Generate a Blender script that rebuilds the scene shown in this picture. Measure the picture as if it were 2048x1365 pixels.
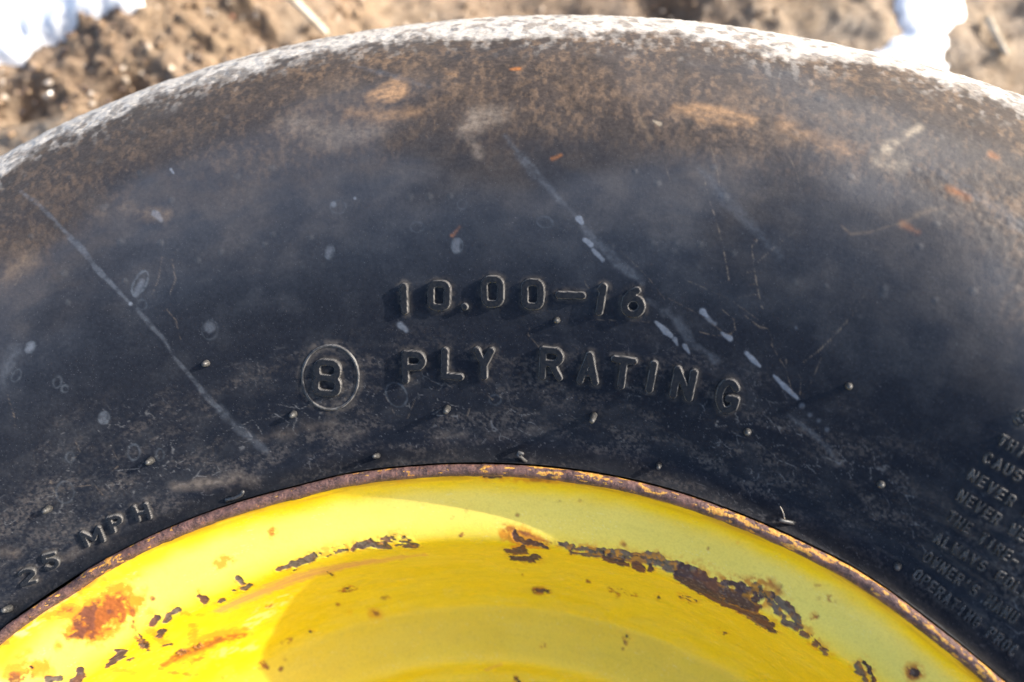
import bpy, math, random
import numpy as np
from mathutils import Matrix, Vector
for o in list(bpy.data.objects): bpy.data.objects.remove(o)
S = bpy.context.scene
COL = S.collection

# ------------------------------------------------------------------ camera
cam_d = bpy.data.cameras.new('camera'); cam = bpy.data.objects.new('camera', cam_d); COL.objects.link(cam)
cam.matrix_world = Matrix((( 0.95748785,-0.21794293, 0.18899178, 0.00021752),
                           ( 0.26084132, 0.93389558,-0.24454213, 0.19045494),
                           (-0.12320236, 0.28344298, 0.95104219, 0.25630355),
                           (0, 0, 0, 1)))
cam_d.sensor_width = 36; cam_d.lens = 30; cam_d.clip_start = .005; cam_d.clip_end = 400
cam_d.dof.use_dof = True; cam_d.dof.focus_distance = FOCUS = 0.262; cam_d.dof.aperture_fstop = 6.5
S.camera = cam
# ------------------------------------------------------------------ daylight
SUN_AZ, SUN_EL = 30.5, 21.8        # azimuth from +x towards +y
W = bpy.data.worlds.new('World'); S.world = W; W.use_nodes = True
nt = W.node_tree; nt.nodes.clear()
sky = nt.nodes.new('ShaderNodeTexSky'); sky.sky_type = 'NISHITA'; sky.sun_disc = False
sky.sun_elevation = math.radians(SUN_EL); sky.sun_rotation = math.radians(90 - SUN_AZ)
sky.air_density = 1.0; sky.dust_density = 4.5; sky.ozone_density = 0.9; sky.altitude = 600
bg = nt.nodes.new('ShaderNodeBackground'); bg.inputs[1].default_value = 0.15
wo = nt.nodes.new('ShaderNodeOutputWorld')
nt.links.new(sky.outputs[0], bg.inputs[0]); nt.links.new(bg.outputs[0], wo.inputs[0])
sd = bpy.data.lights.new('sun', 'SUN'); sd.energy = 3.05; sd.angle = math.radians(.53); sd.color = (1, .93, .83)
sun = bpy.data.objects.new('sun', sd); COL.objects.link(sun)
a, e = math.radians(SUN_AZ), math.radians(SUN_EL)
sun.rotation_euler = Vector((math.cos(e)*math.cos(a), math.cos(e)*math.sin(a), math.sin(e))).to_track_quat('Z', 'Y').to_euler()
S.view_settings.view_transform = 'Standard'; S.view_settings.look = 'None'
S.view_settings.exposure = 1.30; S.view_settings.gamma = 1

# ------------------------------------------------------------------ numpy noise
def _h(i, j, seed):
    n = (i.astype(np.int64)*374761393 + j.astype(np.int64)*668265263 + seed*1442695041) & 0xffffffff
    n = ((n ^ (n >> 13))*1274126177) & 0xffffffff
    n = ((n ^ (n >> 16))*2246822519) & 0xffffffff
    return ((n ^ (n >> 15)) & 0xffffff)/float(0xffffff)
def vn(x, y, seed=0):
    xi = np.floor(x); yi = np.floor(y); fx = x-xi; fy = y-yi
    fx = fx*fx*fx*(fx*(fx*6-15)+10); fy = fy*fy*fy*(fy*(fy*6-15)+10)
    a = _h(xi, yi, seed); b = _h(xi+1, yi, seed); c = _h(xi, yi+1, seed); d = _h(xi+1, yi+1, seed)
    return (a+(b-a)*fx)*(1-fy)+(c+(d-c)*fx)*fy
def fbm(x, y, seed=0, octv=4, gain=.5):
    r = 0; amp = 1; tot = 0
    for k in range(octv):
        cs, sn = math.cos(.7*k+.3), math.sin(.7*k+.3)
        r = r+amp*vn((x*cs-y*sn)*2**k+17.3*k, (x*sn+y*cs)*2**k-9.1*k, seed+k*31); tot += amp; amp *= gain
    return r/tot                                     # 0..1 round .5
def worley(x, y, seed=0):
    xi = np.floor(x); yi = np.floor(y); best = np.full(np.shape(x), 9.); sec = best.copy(); cid = np.zeros(np.shape(x))
    for i in (-1, 0, 1):
        for j in (-1, 0, 1):
            px = xi+i+_h(xi+i, yi+j, seed); py = yi+j+_h(xi+i, yi+j, seed+7)
            d = (px-x)**2+(py-y)**2; m = d < best
            sec = np.where(m, best, np.minimum(sec, d)); cid = np.where(m, _h(xi+i, yi+j, seed+13), cid); best = np.where(m, d, best)
    return np.sqrt(best), np.sqrt(sec), cid
def ss(a, b, x):
    t = np.clip((x-a)/(b-a), 0, 1); return t*t*(3-2*t)
def lerp(a, b, t): return a+(b-a)*t
def mixc(c, col, t): return c+(np.array(col)-c)*t[..., None]

# ------------------------------------------------------------------ object helpers
def link(o, parent=None, label=None, cat=None, group=None, kind=None):
    COL.objects.link(o)
    if parent: o.parent = parent
    if label: o['label'] = label
    if cat: o['category'] = cat
    if group: o['group'] = group
    if kind: o['kind'] = kind
    return o
def mesh_from(name, V, F, mat, attrs=None, smooth=True):
    V = np.ascontiguousarray(V, dtype=np.float32).reshape(-1, 3); F = np.ascontiguousarray(F, dtype=np.int32).reshape(-1, 4)
    me = bpy.data.meshes.new(name)
    me.vertices.add(len(V)); me.vertices.foreach_set('co', V.ravel())
    me.loops.add(F.size); me.loops.foreach_set('vertex_index', F.ravel())
    me.polygons.add(len(F)); me.polygons.foreach_set('loop_start', np.arange(0, F.size, 4, dtype=np.int32))
    me.update(calc_edges=True)
    if smooth: me.polygons.foreach_set('use_smooth', np.ones(len(F), dtype=bool))
    for k, v in (attrs or {}).items():
        v = np.asarray(v, dtype=np.float32)
        if v.ndim >= 2 and v.shape[-1] == 3:
            at = me.attributes.new(k, 'FLOAT_COLOR', 'POINT')
            at.data.foreach_set('color', np.concatenate([v.reshape(-1, 3), np.ones((v.size//3, 1), np.float32)], 1).ravel())
        else:
            at = me.attributes.new(k, 'FLOAT', 'POINT'); at.data.foreach_set('value', v.ravel())
    me.materials.append(mat)
    return me
def grid_faces(n, m, wrap_n=False, wrap_m=False):
    i = np.arange(n if wrap_n else n-1); j = np.arange(m if wrap_m else m-1)
    I, J = np.meshgrid(i, j, indexing='ij'); I2 = (I+1) % n; J2 = (J+1) % m
    return np.stack([I*m+J, I2*m+J, I2*m+J2, I*m+J2], -1).reshape(-1, 4)
def tube(name, pts, rads, mat, n=10, round_end=True):
    pts = [Vector(p) for p in pts]; V = []
    if round_end:                                     # dome on the tip
        d = (pts[-1]-pts[-2]).normalized(); r = rads[-1]; base = pts[-1]
        for k in (1, 2, 3):
            an = k*math.pi/6.3; pts.append(base+d*r*math.sin(an)); rads = list(rads)+[r*math.cos(an)]
    ref = Vector((.3, .1, 1)).normalized()
    for k, p in enumerate(pts):
        t = (pts[min(k+1, len(pts)-1)]-pts[max(k-1, 0)]).normalized()
        u = t.cross(ref if abs(t.dot(ref)) < .95 else Vector((1, 0, 0))).normalized(); w = t.cross(u)
        for q in range(n):
            a = 2*math.pi*q/n; V.append(p+(u*math.cos(a)+w*math.sin(a))*rads[k])
    m = len(pts); F = []
    for k in range(m-1):
        for q in range(n): F.append((k*n+q, k*n+(q+1) % n, (k+1)*n+(q+1) % n, (k+1)*n+q))
    me = bpy.data.meshes.new(name); F.append(tuple(range(n))[::-1]); F.append(tuple((m-1)*n+q for q in range(n)))
    me.from_pydata([tuple(v) for v in V], [], F); me.polygons.foreach_set('use_smooth', [True]*len(F)); me.materials.append(mat); me.update()
    return me

# ------------------------------------------------------------------ materials
class NT:
    def __init__(s, name):
        s.m = bpy.data.materials.new(name); s.m.use_nodes = True; s.t = s.m.node_tree; s.t.nodes.clear()
        s.out = s.n('ShaderNodeOutputMaterial'); s.b = s.n('ShaderNodeBsdfPrincipled'); s.l(s.b.outputs[0], s.out.inputs[0])
    def n(s, t, **k):
        x = s.t.nodes.new(t)
        for a, v in k.items(): setattr(x, a, v)
        return x
    def l(s, a, b): s.t.links.new(a, b)
    def put(s, v, i):
        if hasattr(v, 'is_linked'): s.l(v, i)
        else: i.default_value = v
    def attr(s, name): return s.n('ShaderNodeAttribute', attribute_name=name)
    def noise(s, scale, detail=4, rough=.6, stretch=None):
        tc = s.n('ShaderNodeTexCoord'); o = tc.outputs['Object']
        if stretch:
            mp = s.n('ShaderNodeMapping'); mp.inputs['Scale'].default_value = stretch; s.l(o, mp.inputs[0]); o = mp.outputs[0]
        x = s.n('ShaderNodeTexNoise'); x.inputs['Scale'].default_value = scale; x.inputs['Detail'].default_value = detail
        x.inputs['Roughness'].default_value = rough; s.l(o, x.inputs['Vector']); return x.outputs['Fac']
    def ramp(s, v, a, b, lo=0., hi=1.):
        x = s.n('ShaderNodeMapRange'); x.interpolation_type = 'SMOOTHSTEP'; s.put(v, x.inputs[0])
        for i, q in zip((1, 2, 3, 4), (a, b, lo, hi)): x.inputs[i].default_value = q
        return x.outputs[0]
    def math(s, op, a, b=0.):
        x = s.n('ShaderNodeMath', operation=op); s.put(a, x.inputs[0]); s.put(b, x.inputs[1]); return x.outputs[0]
    def mix(s, f, a, b, blend='MIX'):
        x = s.n('ShaderNodeMix', data_type='RGBA', blend_type=blend)
        s.put(f, x.inputs[0]); s.put(a, x.inputs[6]); s.put(b, x.inputs[7]); return x.outputs[2]
    def bump(s, h, strength, dist):
        x = s.n('ShaderNodeBump'); x.inputs['Strength'].default_value = strength; x.inputs['Distance'].default_value = dist
        s.put(h, x.inputs['Height']); s.l(x.outputs[0], s.b.inputs['Normal'])
def C4(r, g, b): return (r, g, b, 1)

def mat_rubber():
    s = NT('worn_rubber'); at = s.attr('wear').outputs['Color']; ro = s.attr('rough').outputs['Fac']
    n1 = s.noise(900, 3, .65); n2 = s.noise(160, 5, .6); n3 = s.noise(2600, 2, .5)
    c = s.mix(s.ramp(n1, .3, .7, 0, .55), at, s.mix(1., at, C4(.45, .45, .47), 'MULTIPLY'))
    c = s.mix(s.ramp(n2, .35, .8, 0, .25), c, s.mix(1., c, C4(1.5, 1.45, 1.4), 'MULTIPLY'))
    c = s.mix(s.ramp(n3, .67, .74, 0, .55), c, C4(.12, .12, .13))          # pin-point grit
    s.l(c, s.b.inputs['Base Color']); s.put(s.math('ADD', ro, s.ramp(n2, .2, .8, -.06, .08)), s.b.inputs['Roughness'])
    s.l(s.attr('spec').outputs['Fac'], s.b.inputs['Specular IOR Level'])
    s.bump(s.math('ADD', n1, s.math('MULTIPLY', n3, .35)), .3, .0002)
    return s.m
def mat_letter():
    s = NT('raised_rubber'); ed = s.attr('edge').outputs['Fac']
    n1 = s.noise(1100, 3, .6); n2 = s.noise(300, 4, .6)
    c = s.mix(s.ramp(n1, .3, .7), C4(.008, .010, .014), C4(.018, .019, .022))
    d = s.math('MULTIPLY', ed, s.ramp(n2, .30, .62, .25, .75))
    c = s.mix(d, c, C4(.25, .24, .23))  # pale bevels: dust brightened to put sunlit edge highlights into the colour
    s.l(c, s.b.inputs['Base Color']); s.put(s.ramp(n1, .2, .8, .30, .48), s.b.inputs['Roughness'])
    s.b.inputs['Specular IOR Level'].default_value = .2
    s.bump(n1, .3, .00022); return s.m
def mat_hair():
    s = NT('rubber_hair'); n1 = s.noise(1500, 3, .6)
    s.l(s.mix(s.ramp(n1, .3, .7), C4(.03, .03, .03), C4(.09, .088, .085)), s.b.inputs['Base Color']); s.b.inputs['Roughness'].default_value = .4
    return s.m
def mat_paint():
    s = NT('yellow_paint'); at = s.attr('wear').outputs['Color']; ro = s.attr('rough').outputs['Fac']
    n1 = s.noise(1400, 3, .6); n2 = s.noise(120, 4, .55)
    c = s.mix(s.ramp(n1, .35, .7, 0, .16), at, s.mix(1., at, C4(.62, .55, .5), 'MULTIPLY'))
    c = s.mix(s.ramp(n2, .4, .7, 0, .10), c, s.mix(1., c, C4(.85, .78, .8), 'MULTIPLY'))
    s.l(c, s.b.inputs['Base Color']); s.l(ro, s.b.inputs['Roughness'])
    s.b.inputs['Specular IOR Level'].default_value = .5
    s.bump(s.math('ADD', n1, s.math('MULTIPLY', n2, 2.)), .22, .0002); return s.m
def mat_lip():
    s = NT('rusty_lip'); at = s.attr('fleck').outputs['Fac']
    n1 = s.noise(1300, 4, .65); n2 = s.noise(330, 4, .6); n3 = s.noise(520, 4, .7)
    c = s.mix(s.ramp(n2, .35, .65), C4(.055, .028, .026), C4(.17, .085, .07))
    c = s.mix(s.ramp(n1, .45, .75, 0, .6), c, C4(.25, .14, .11))
    c = s.mix(s.ramp(n3, .60, .7, 0, .5), c, C4(.42, .13, .03))
    f = s.math('ADD', at, s.math('SUBTRACT', s.math('MULTIPLY', n3, .6), .30))
    c = s.mix(s.ramp(f, .46, .52), c, s.mix(s.ramp(n1, .4, .6), C4(.62, .35, .06), C4(.50, .20, .035)))
    s.l(c, s.b.inputs['Base Color']); s.b.inputs['Roughness'].default_value = .62
    s.bump(s.math('ADD', n1, s.math('MULTIPLY', n2, 1.5)), .7, .0005); return s.m
def mat_soil():
    s = NT('damp_soil'); at = s.attr('wear').outputs['Color']; n1 = s.noise(260, 6, .7); n2 = s.noise(900, 3, .6); n3 = s.noise(40, 4, .6)
    c = s.mix(s.ramp(n1, .3, .7), s.mix(1., at, C4(.55, .5, .46), 'MULTIPLY'), at)
    c = s.mix(s.ramp(n2, .55, .72, 0, .5), c, C4(.46, .38, .29))
    s.l(c, s.b.inputs['Base Color']); s.put(s.ramp(n3, .35, .6, .4, .85), s.b.inputs['Roughness'])
    s.bump(s.math('ADD', n1, s.math('MULTIPLY', n2, .5)), .8, .003); return s.m
def mat_snow():
    s = NT('snow'); n1 = s.noise(300, 5, .7)
    s.l(s.mix(n1, C4(.82, .86, .92), C4(.92, .94, .97)), s.b.inputs['Base Color']); s.b.inputs['Roughness'].default_value = .6
    s.bump(n1, .3, .0012); return s.m
def mat_simple(name, a, b, scale, rough, bump=.4, dist=.0006):
    s = NT(name); n1 = s.noise(scale, 4, .65)
    s.l(s.mix(s.ramp(n1, .3, .7), C4(*a), C4(*b)), s.b.inputs['Base Color']); s.b.inputs['Roughness'].default_value = rough
    s.bump(n1, bump, dist); return s.m
M_RUB, M_LET, M_HAIR, M_PAINT, M_LIP, M_SOIL, M_SNOW = mat_rubber(), mat_letter(), mat_hair(), mat_paint(), mat_lip(), mat_soil(), mat_snow()

# ------------------------------------------------------------------ profiles (metres; wheel axis = z, lip top at z = 0)
def smooth_prof(P, n, k):
    P = np.array(P, float); t = np.r_[0, np.cumsum(np.hypot(*np.diff(P, axis=0).T))]
    tt = np.linspace(0, t[-1], n); r = np.interp(tt, t, P[:, 0]); z = np.interp(tt, t, P[:, 1])
    w = np.hanning(k); w /= w.sum(); h = k//2
    r = np.convolve(np.pad(r, h, 'edge'), w, 'valid'); z = np.convolve(np.pad(z, h, 'edge'), w, 'valid')
    return r, z
TY = [(.222,-.0022),(.2225,-.004),(.226,-.006),(.232,-.0005),(.240,.0060),(.252,.0140),(.265,.0220),(.280,.0300),(.297,.0370),(.313,.0405),(.330,.0400),(.347,.0345),(.362,.024),(.374,.009),(.3825,-.008),(.388,-.03),(.392,-.06),(.394,-.10)]
tr, tz = smooth_prof(TY, 400, 31)
tr = .222+(tr-.222)*1.01634654; tz = tz*.811620326
ts = np.r_[0, np.cumsum(np.hypot(np.diff(tr), np.diff(tz)))]*1000      # arc length in mm
RI = [(.2195,-.0015),(.2185,-.0035),(.2172,-.0065),(.2145,-.0098),(.2105,-.0123),(.2055,-.0140),(.2018,-.0155),(.1998,-.0180),(.1986,-.0225),(.1965,-.034),(.1935,-.045),(.189,-.0565),(.1845,-.0650),(.1795,-.0705),(.172,-.0730),(.1625,-.0745),(.1595,-.0765),(.1565,-.0810),(.150,-.0850),(.140,-.0870)]
rr, rz = smooth_prof(RI, 500, 31)
rs = np.r_[0, np.cumsum(np.hypot(np.diff(rr), np.diff(rz)))]*1000
LIPD = np.array([(62.4,-1.7),(64.4,-1.2),(67.6,-.9),(71.1,.1),(74.4,.8),(77.7,.5),(83,.7),(88.2,1.),(93.4,.8),(97.5,.5),(103.2,.1),(108.6,-.1),(114.4,.1),(117.7,-.6),(123.7,.1),(132,1.),(137.4,1.4),(144.2,1.9)])
_f = np.linspace(0, 360, 1441); _l = np.interp(_f, np.r_[0, 50, LIPD[:, 0], 160, 360], np.r_[0, 0, LIPD[:, 1], 0, 0])
_k = np.hanning(25); _k /= _k.sum(); _l = np.convolve(np.pad(_l, 12, 'edge'), _k, 'valid')
def lipd(th): return np.interp(th % 360, _f, _l)/1000
OUTD = np.array([(60, 0), (75, 0), (115, 0), (122, -1), (128, -3), (133, -6), (138, -9), (146, -12)])
def outd(th): return np.interp(th % 360, np.r_[0, 45, OUTD[:, 0], 165, 360], np.r_[0, 0, OUTD[:, 1], 0, 0])/1000
def tyre_rz(th, s):
    r = np.interp(s, ts, tr); z = np.interp(s, ts, tz)
    r = r+lipd(th)*np.clip(1-(s-3)/14, 0, 1)+outd(th)*np.clip((s-90)/100, 0, 1)
    return r, z
def tyre_pt(th, s, h=0):                     # th degrees, s and h millimetres
    th = np.asarray(th, float); s = np.asarray(s, float)
    h = h+1.6*(fbm(th*5.06/95, s/60, 3, 2)-.5)*ss(25, 90, s)     # slow waves in the casing
    r, z = tyre_rz(th, s); r2, z2 = tyre_rz(th, s+.5); r1, z1 = tyre_rz(th, s-.5)
    dr, dz = r2-r1, z2-z1; L = np.hypot(dr, dz)+1e-12; nr, nz = -dz/L, dr/L
    r = r+nr*h*.001; z = z+nz*h*.001; t = np.radians(th)
    return np.stack([r*np.cos(t), r*np.sin(t), z], -1)
TH0, TH1 = 58., 148.

# ------------------------------------------------------------------ marks: (angle in degrees, arc length in mm, half width in mm) on each surface
LETTERS = [('1', 107.78, 47.77, 107.63, 57.25, 1.54, 'L'), ('0', 105.52, 48.18, 105.36, 57.45, 7.18, 'L'), ('.', 103.81, 48.09, 103.83, 50.34, 1.52, 'L'), ('0', 102.01, 48.98, 102.01, 58.5, 7.09, 'L'), ('0', 99.43, 48.66, 99.49, 57.97, 7.0, 'L'), ('-', 97.04, 49.36, 97.15, 58.31, 9.13, 'L'), ('1', 95.22, 48.84, 95.13, 58.45, 1.46, 'L'), ('6', 93.16, 49.5, 93.26, 58.68, 7.2, 'L'), ('P', 107.68, 26.34, 107.44, 36.75, 7.63, 'L'), ('L', 104.92, 27.01, 104.7, 36.92, 7.26, 'L'), ('Y', 102.63, 26.96, 102.61, 37.15, 6.59, 'L'), ('R', 97.98, 27.92, 98.02, 38.16, 7.37, 'L'), ('A', 95.43, 27.84, 95.49, 38.05, 6.82, 'L'), ('T', 93.13, 28.08, 93.21, 38.1, 7.62, 'L'), ('I', 91.23, 28.66, 91.27, 38.56, 1.45, 'L'), ('N', 89.09, 28.72, 89.19, 38.57, 6.85, 'L'), ('G', 86.03, 28.4, 86.38, 38.7, 6.97, 'L'), ('8', 114.14, 25.93, 113.46, 37.41, 9.14, 'L'), ('H', 130.82, 5.49, 130.47, 11.8, 5.19, 'M'), ('P', 132.95, 6.05, 132.6, 12.47, 4.84, 'M'), ('M', 135.06, 5.99, 134.66, 12.34, 6.66, 'M'), ('5', 138.85, 6.45, 138.23, 12.54, 5.18, 'M'), ('2', 140.97, 6.66, 140.25, 12.48, 5.43, 'M'), ('S', 70.95, 57.36, 71.0, 61.7, 3.06, 'B'), ('T', 71.08, 50.54, 71.11, 53.65, 1.9, 'S'), ('H', 70.54, 50.39, 70.58, 53.49, 1.89, 'S'), ('I', 70.0, 50.26, 70.04, 53.35, 0.66, 'S'), ('S', 69.46, 50.15, 69.51, 53.23, 1.87, 'S'), ('C', 71.15, 44.43, 71.22, 47.72, 2.04, 'S'), ('A', 70.55, 44.44, 70.63, 47.72, 2.02, 'S'), ('U', 69.96, 44.47, 70.04, 47.74, 2.01, 'S'), ('S', 69.37, 44.54, 69.46, 47.79, 2.0, 'S'), ('N', 71.29, 38.52, 71.32, 41.85, 1.94, 'S'), ('E', 70.69, 38.32, 70.72, 41.65, 1.92, 'S'), ('V', 70.08, 38.15, 70.12, 41.47, 1.91, 'S'), ('E', 69.48, 38.01, 69.53, 41.32, 1.9, 'S'), ('R', 68.88, 37.9, 68.94, 41.19, 1.88, 'S'), ('E', 67.7, 37.76, 67.77, 41.03, 1.87, 'S'), ('N', 71.12, 32.22, 71.15, 35.61, 1.95, 'S'), ('E', 70.54, 32.09, 70.59, 35.47, 1.94, 'S'), ('V', 69.98, 31.98, 70.03, 35.35, 1.93, 'S'), ('E', 69.41, 31.9, 69.47, 35.26, 1.91, 'S'), ('R', 68.85, 31.84, 68.92, 35.19, 1.9, 'S'), ('W', 67.74, 31.8, 67.83, 35.13, 1.88, 'S'), ('E', 67.19, 31.82, 67.28, 35.13, 1.87, 'S'), ('T', 70.91, 25.88, 70.94, 29.33, 1.84, 'S'), ('H', 70.36, 25.71, 70.39, 29.15, 1.83, 'S'), ('E', 69.81, 25.56, 69.85, 28.99, 1.82, 'S'), ('T', 68.72, 25.32, 68.78, 28.73, 1.8, 'S'), ('I', 68.18, 25.24, 68.25, 28.64, 0.63, 'S'), ('R', 67.64, 25.17, 67.72, 28.56, 1.78, 'S'), ('E', 67.1, 25.13, 67.19, 28.51, 1.77, 'S'), ('-', 66.57, 25.11, 66.67, 28.48, 1.76, 'S'), ('A', 70.74, 18.87, 70.81, 22.28, 1.98, 'S'), ('L', 70.13, 18.85, 70.21, 22.24, 1.97, 'S'), ('W', 69.52, 18.85, 69.61, 22.23, 1.95, 'S'), ('A', 68.92, 18.88, 69.01, 22.25, 1.94, 'S'), ('Y', 68.32, 18.94, 68.43, 22.29, 1.93, 'S'), ('S', 67.72, 19.02, 67.84, 22.36, 1.92, 'S'), ('F', 66.55, 19.27, 66.68, 22.57, 1.89, 'S'), ('O', 65.97, 19.42, 66.11, 22.71, 1.88, 'S'), ('L', 65.4, 19.6, 65.55, 22.87, 1.87, 'S'), ('L', 64.83, 19.81, 64.99, 23.06, 1.86, 'S'), ('O', 70.54, 12.55, 70.59, 16.07, 1.87, 'S'), ('W', 69.96, 12.42, 70.02, 15.93, 1.86, 'S'), ('N', 69.38, 12.32, 69.45, 15.82, 1.85, 'S'), ('E', 68.8, 12.24, 68.89, 15.73, 1.84, 'S'), ('R', 68.23, 12.19, 68.32, 15.67, 1.83, 'S'), ("'", 67.66, 12.16, 67.77, 15.63, 0.64, 'S'), ('S', 67.1, 12.16, 67.21, 15.61, 1.81, 'S'), ('M', 65.98, 12.22, 66.11, 15.64, 1.79, 'S'), ('A', 65.43, 12.28, 65.57, 15.69, 1.78, 'S'), ('N', 64.88, 12.37, 65.03, 15.76, 1.77, 'S'), ('U', 64.34, 12.48, 64.5, 15.86, 1.76, 'S'), ('O', 70.36, 6.57, 70.38, 10.11, 1.89, 'S'), ('P', 69.77, 6.37, 69.8, 9.89, 1.87, 'S'), ('E', 69.18, 6.19, 69.22, 9.69, 1.87, 'S'), ('R', 68.6, 6.03, 68.65, 9.52, 1.86, 'S'), ('A', 68.02, 5.91, 68.07, 9.38, 1.84, 'S'), ('T', 67.44, 5.81, 67.5, 9.26, 1.83, 'S'), ('I', 66.86, 5.73, 66.94, 9.16, 0.64, 'S'), ('N', 66.29, 5.67, 66.38, 9.09, 1.82, 'S'), ('G', 65.72, 5.64, 65.82, 9.05, 1.81, 'S'), ('P', 64.6, 5.64, 64.71, 9.02, 1.79, 'S'), ('R', 64.04, 5.67, 64.16, 9.04, 1.78, 'S'), ('O', 63.49, 5.72, 63.62, 9.08, 1.76, 'S'), ('C', 62.94, 5.8, 63.08, 9.14, 1.75, 'S')]
RING = [(111.65, 30.1, 0), (111.74, 28.56, 0), (111.88, 27.09, 0), (112.07, 25.72, 0), (112.3, 24.49, 0), (112.57, 23.43, 0), (112.86, 22.57, 0), (113.18, 21.94, 0), (113.51, 21.55, 0), (113.84, 21.42, 0), (114.17, 21.54, 0), (114.48, 21.92, 0), (114.76, 22.55, 0), (115.02, 23.4, 0), (115.24, 24.45, 0), (115.41, 25.68, 0), (115.54, 27.04, 0), (115.62, 28.51, 0), (115.65, 30.04, 0), (115.63, 31.6, 0), (115.56, 33.16, 0), (115.45, 34.66, 0), (115.29, 36.08, 0), (115.09, 37.38, 0), (114.87, 38.54, 0), (114.61, 39.52, 0), (114.33, 40.31, 0), (114.04, 40.89, 0), (113.74, 41.25, 0), (113.43, 41.37, 0), (113.13, 41.26, 0), (112.84, 40.91, 0), (112.57, 40.34, 0), (112.32, 39.56, 0), (112.1, 38.58, 0), (111.91, 37.43, 0), (111.77, 36.14, 0), (111.67, 34.72, 0), (111.61, 33.22, 0), (111.6, 31.67, 0)]
DUST_EDGE = [(74.04, 87.78), (76.18, 94.13), (79.75, 99.48), (83.64, 102.81), (86.1, 101.97), (89.99, 104.15), (93.84, 103.12), (97.78, 102.41), (101.81, 101.42), (104.59, 107.06), (108.45, 103.98), (113.08, 97.25), (117.38, 100.26), (121.6, 107.84), (126.17, 104.44), (131.02, 99.16)]
CHALK_EDGE = [(77.19, 149.52), (79.22, 147.76), (81.55, 149.63), (83.91, 151.24), (87.33, 140.25), (91.04, 144.25), (94.78, 144.89), (98.53, 142.19), (102.4, 141.79), (106.45, 147.04), (110.51, 147.99), (114.56, 145.3), (118.72, 143.74), (121.54, 143.32), (124.34, 140.3), (127.26, 140.82), (130.09, 134.79)]
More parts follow.
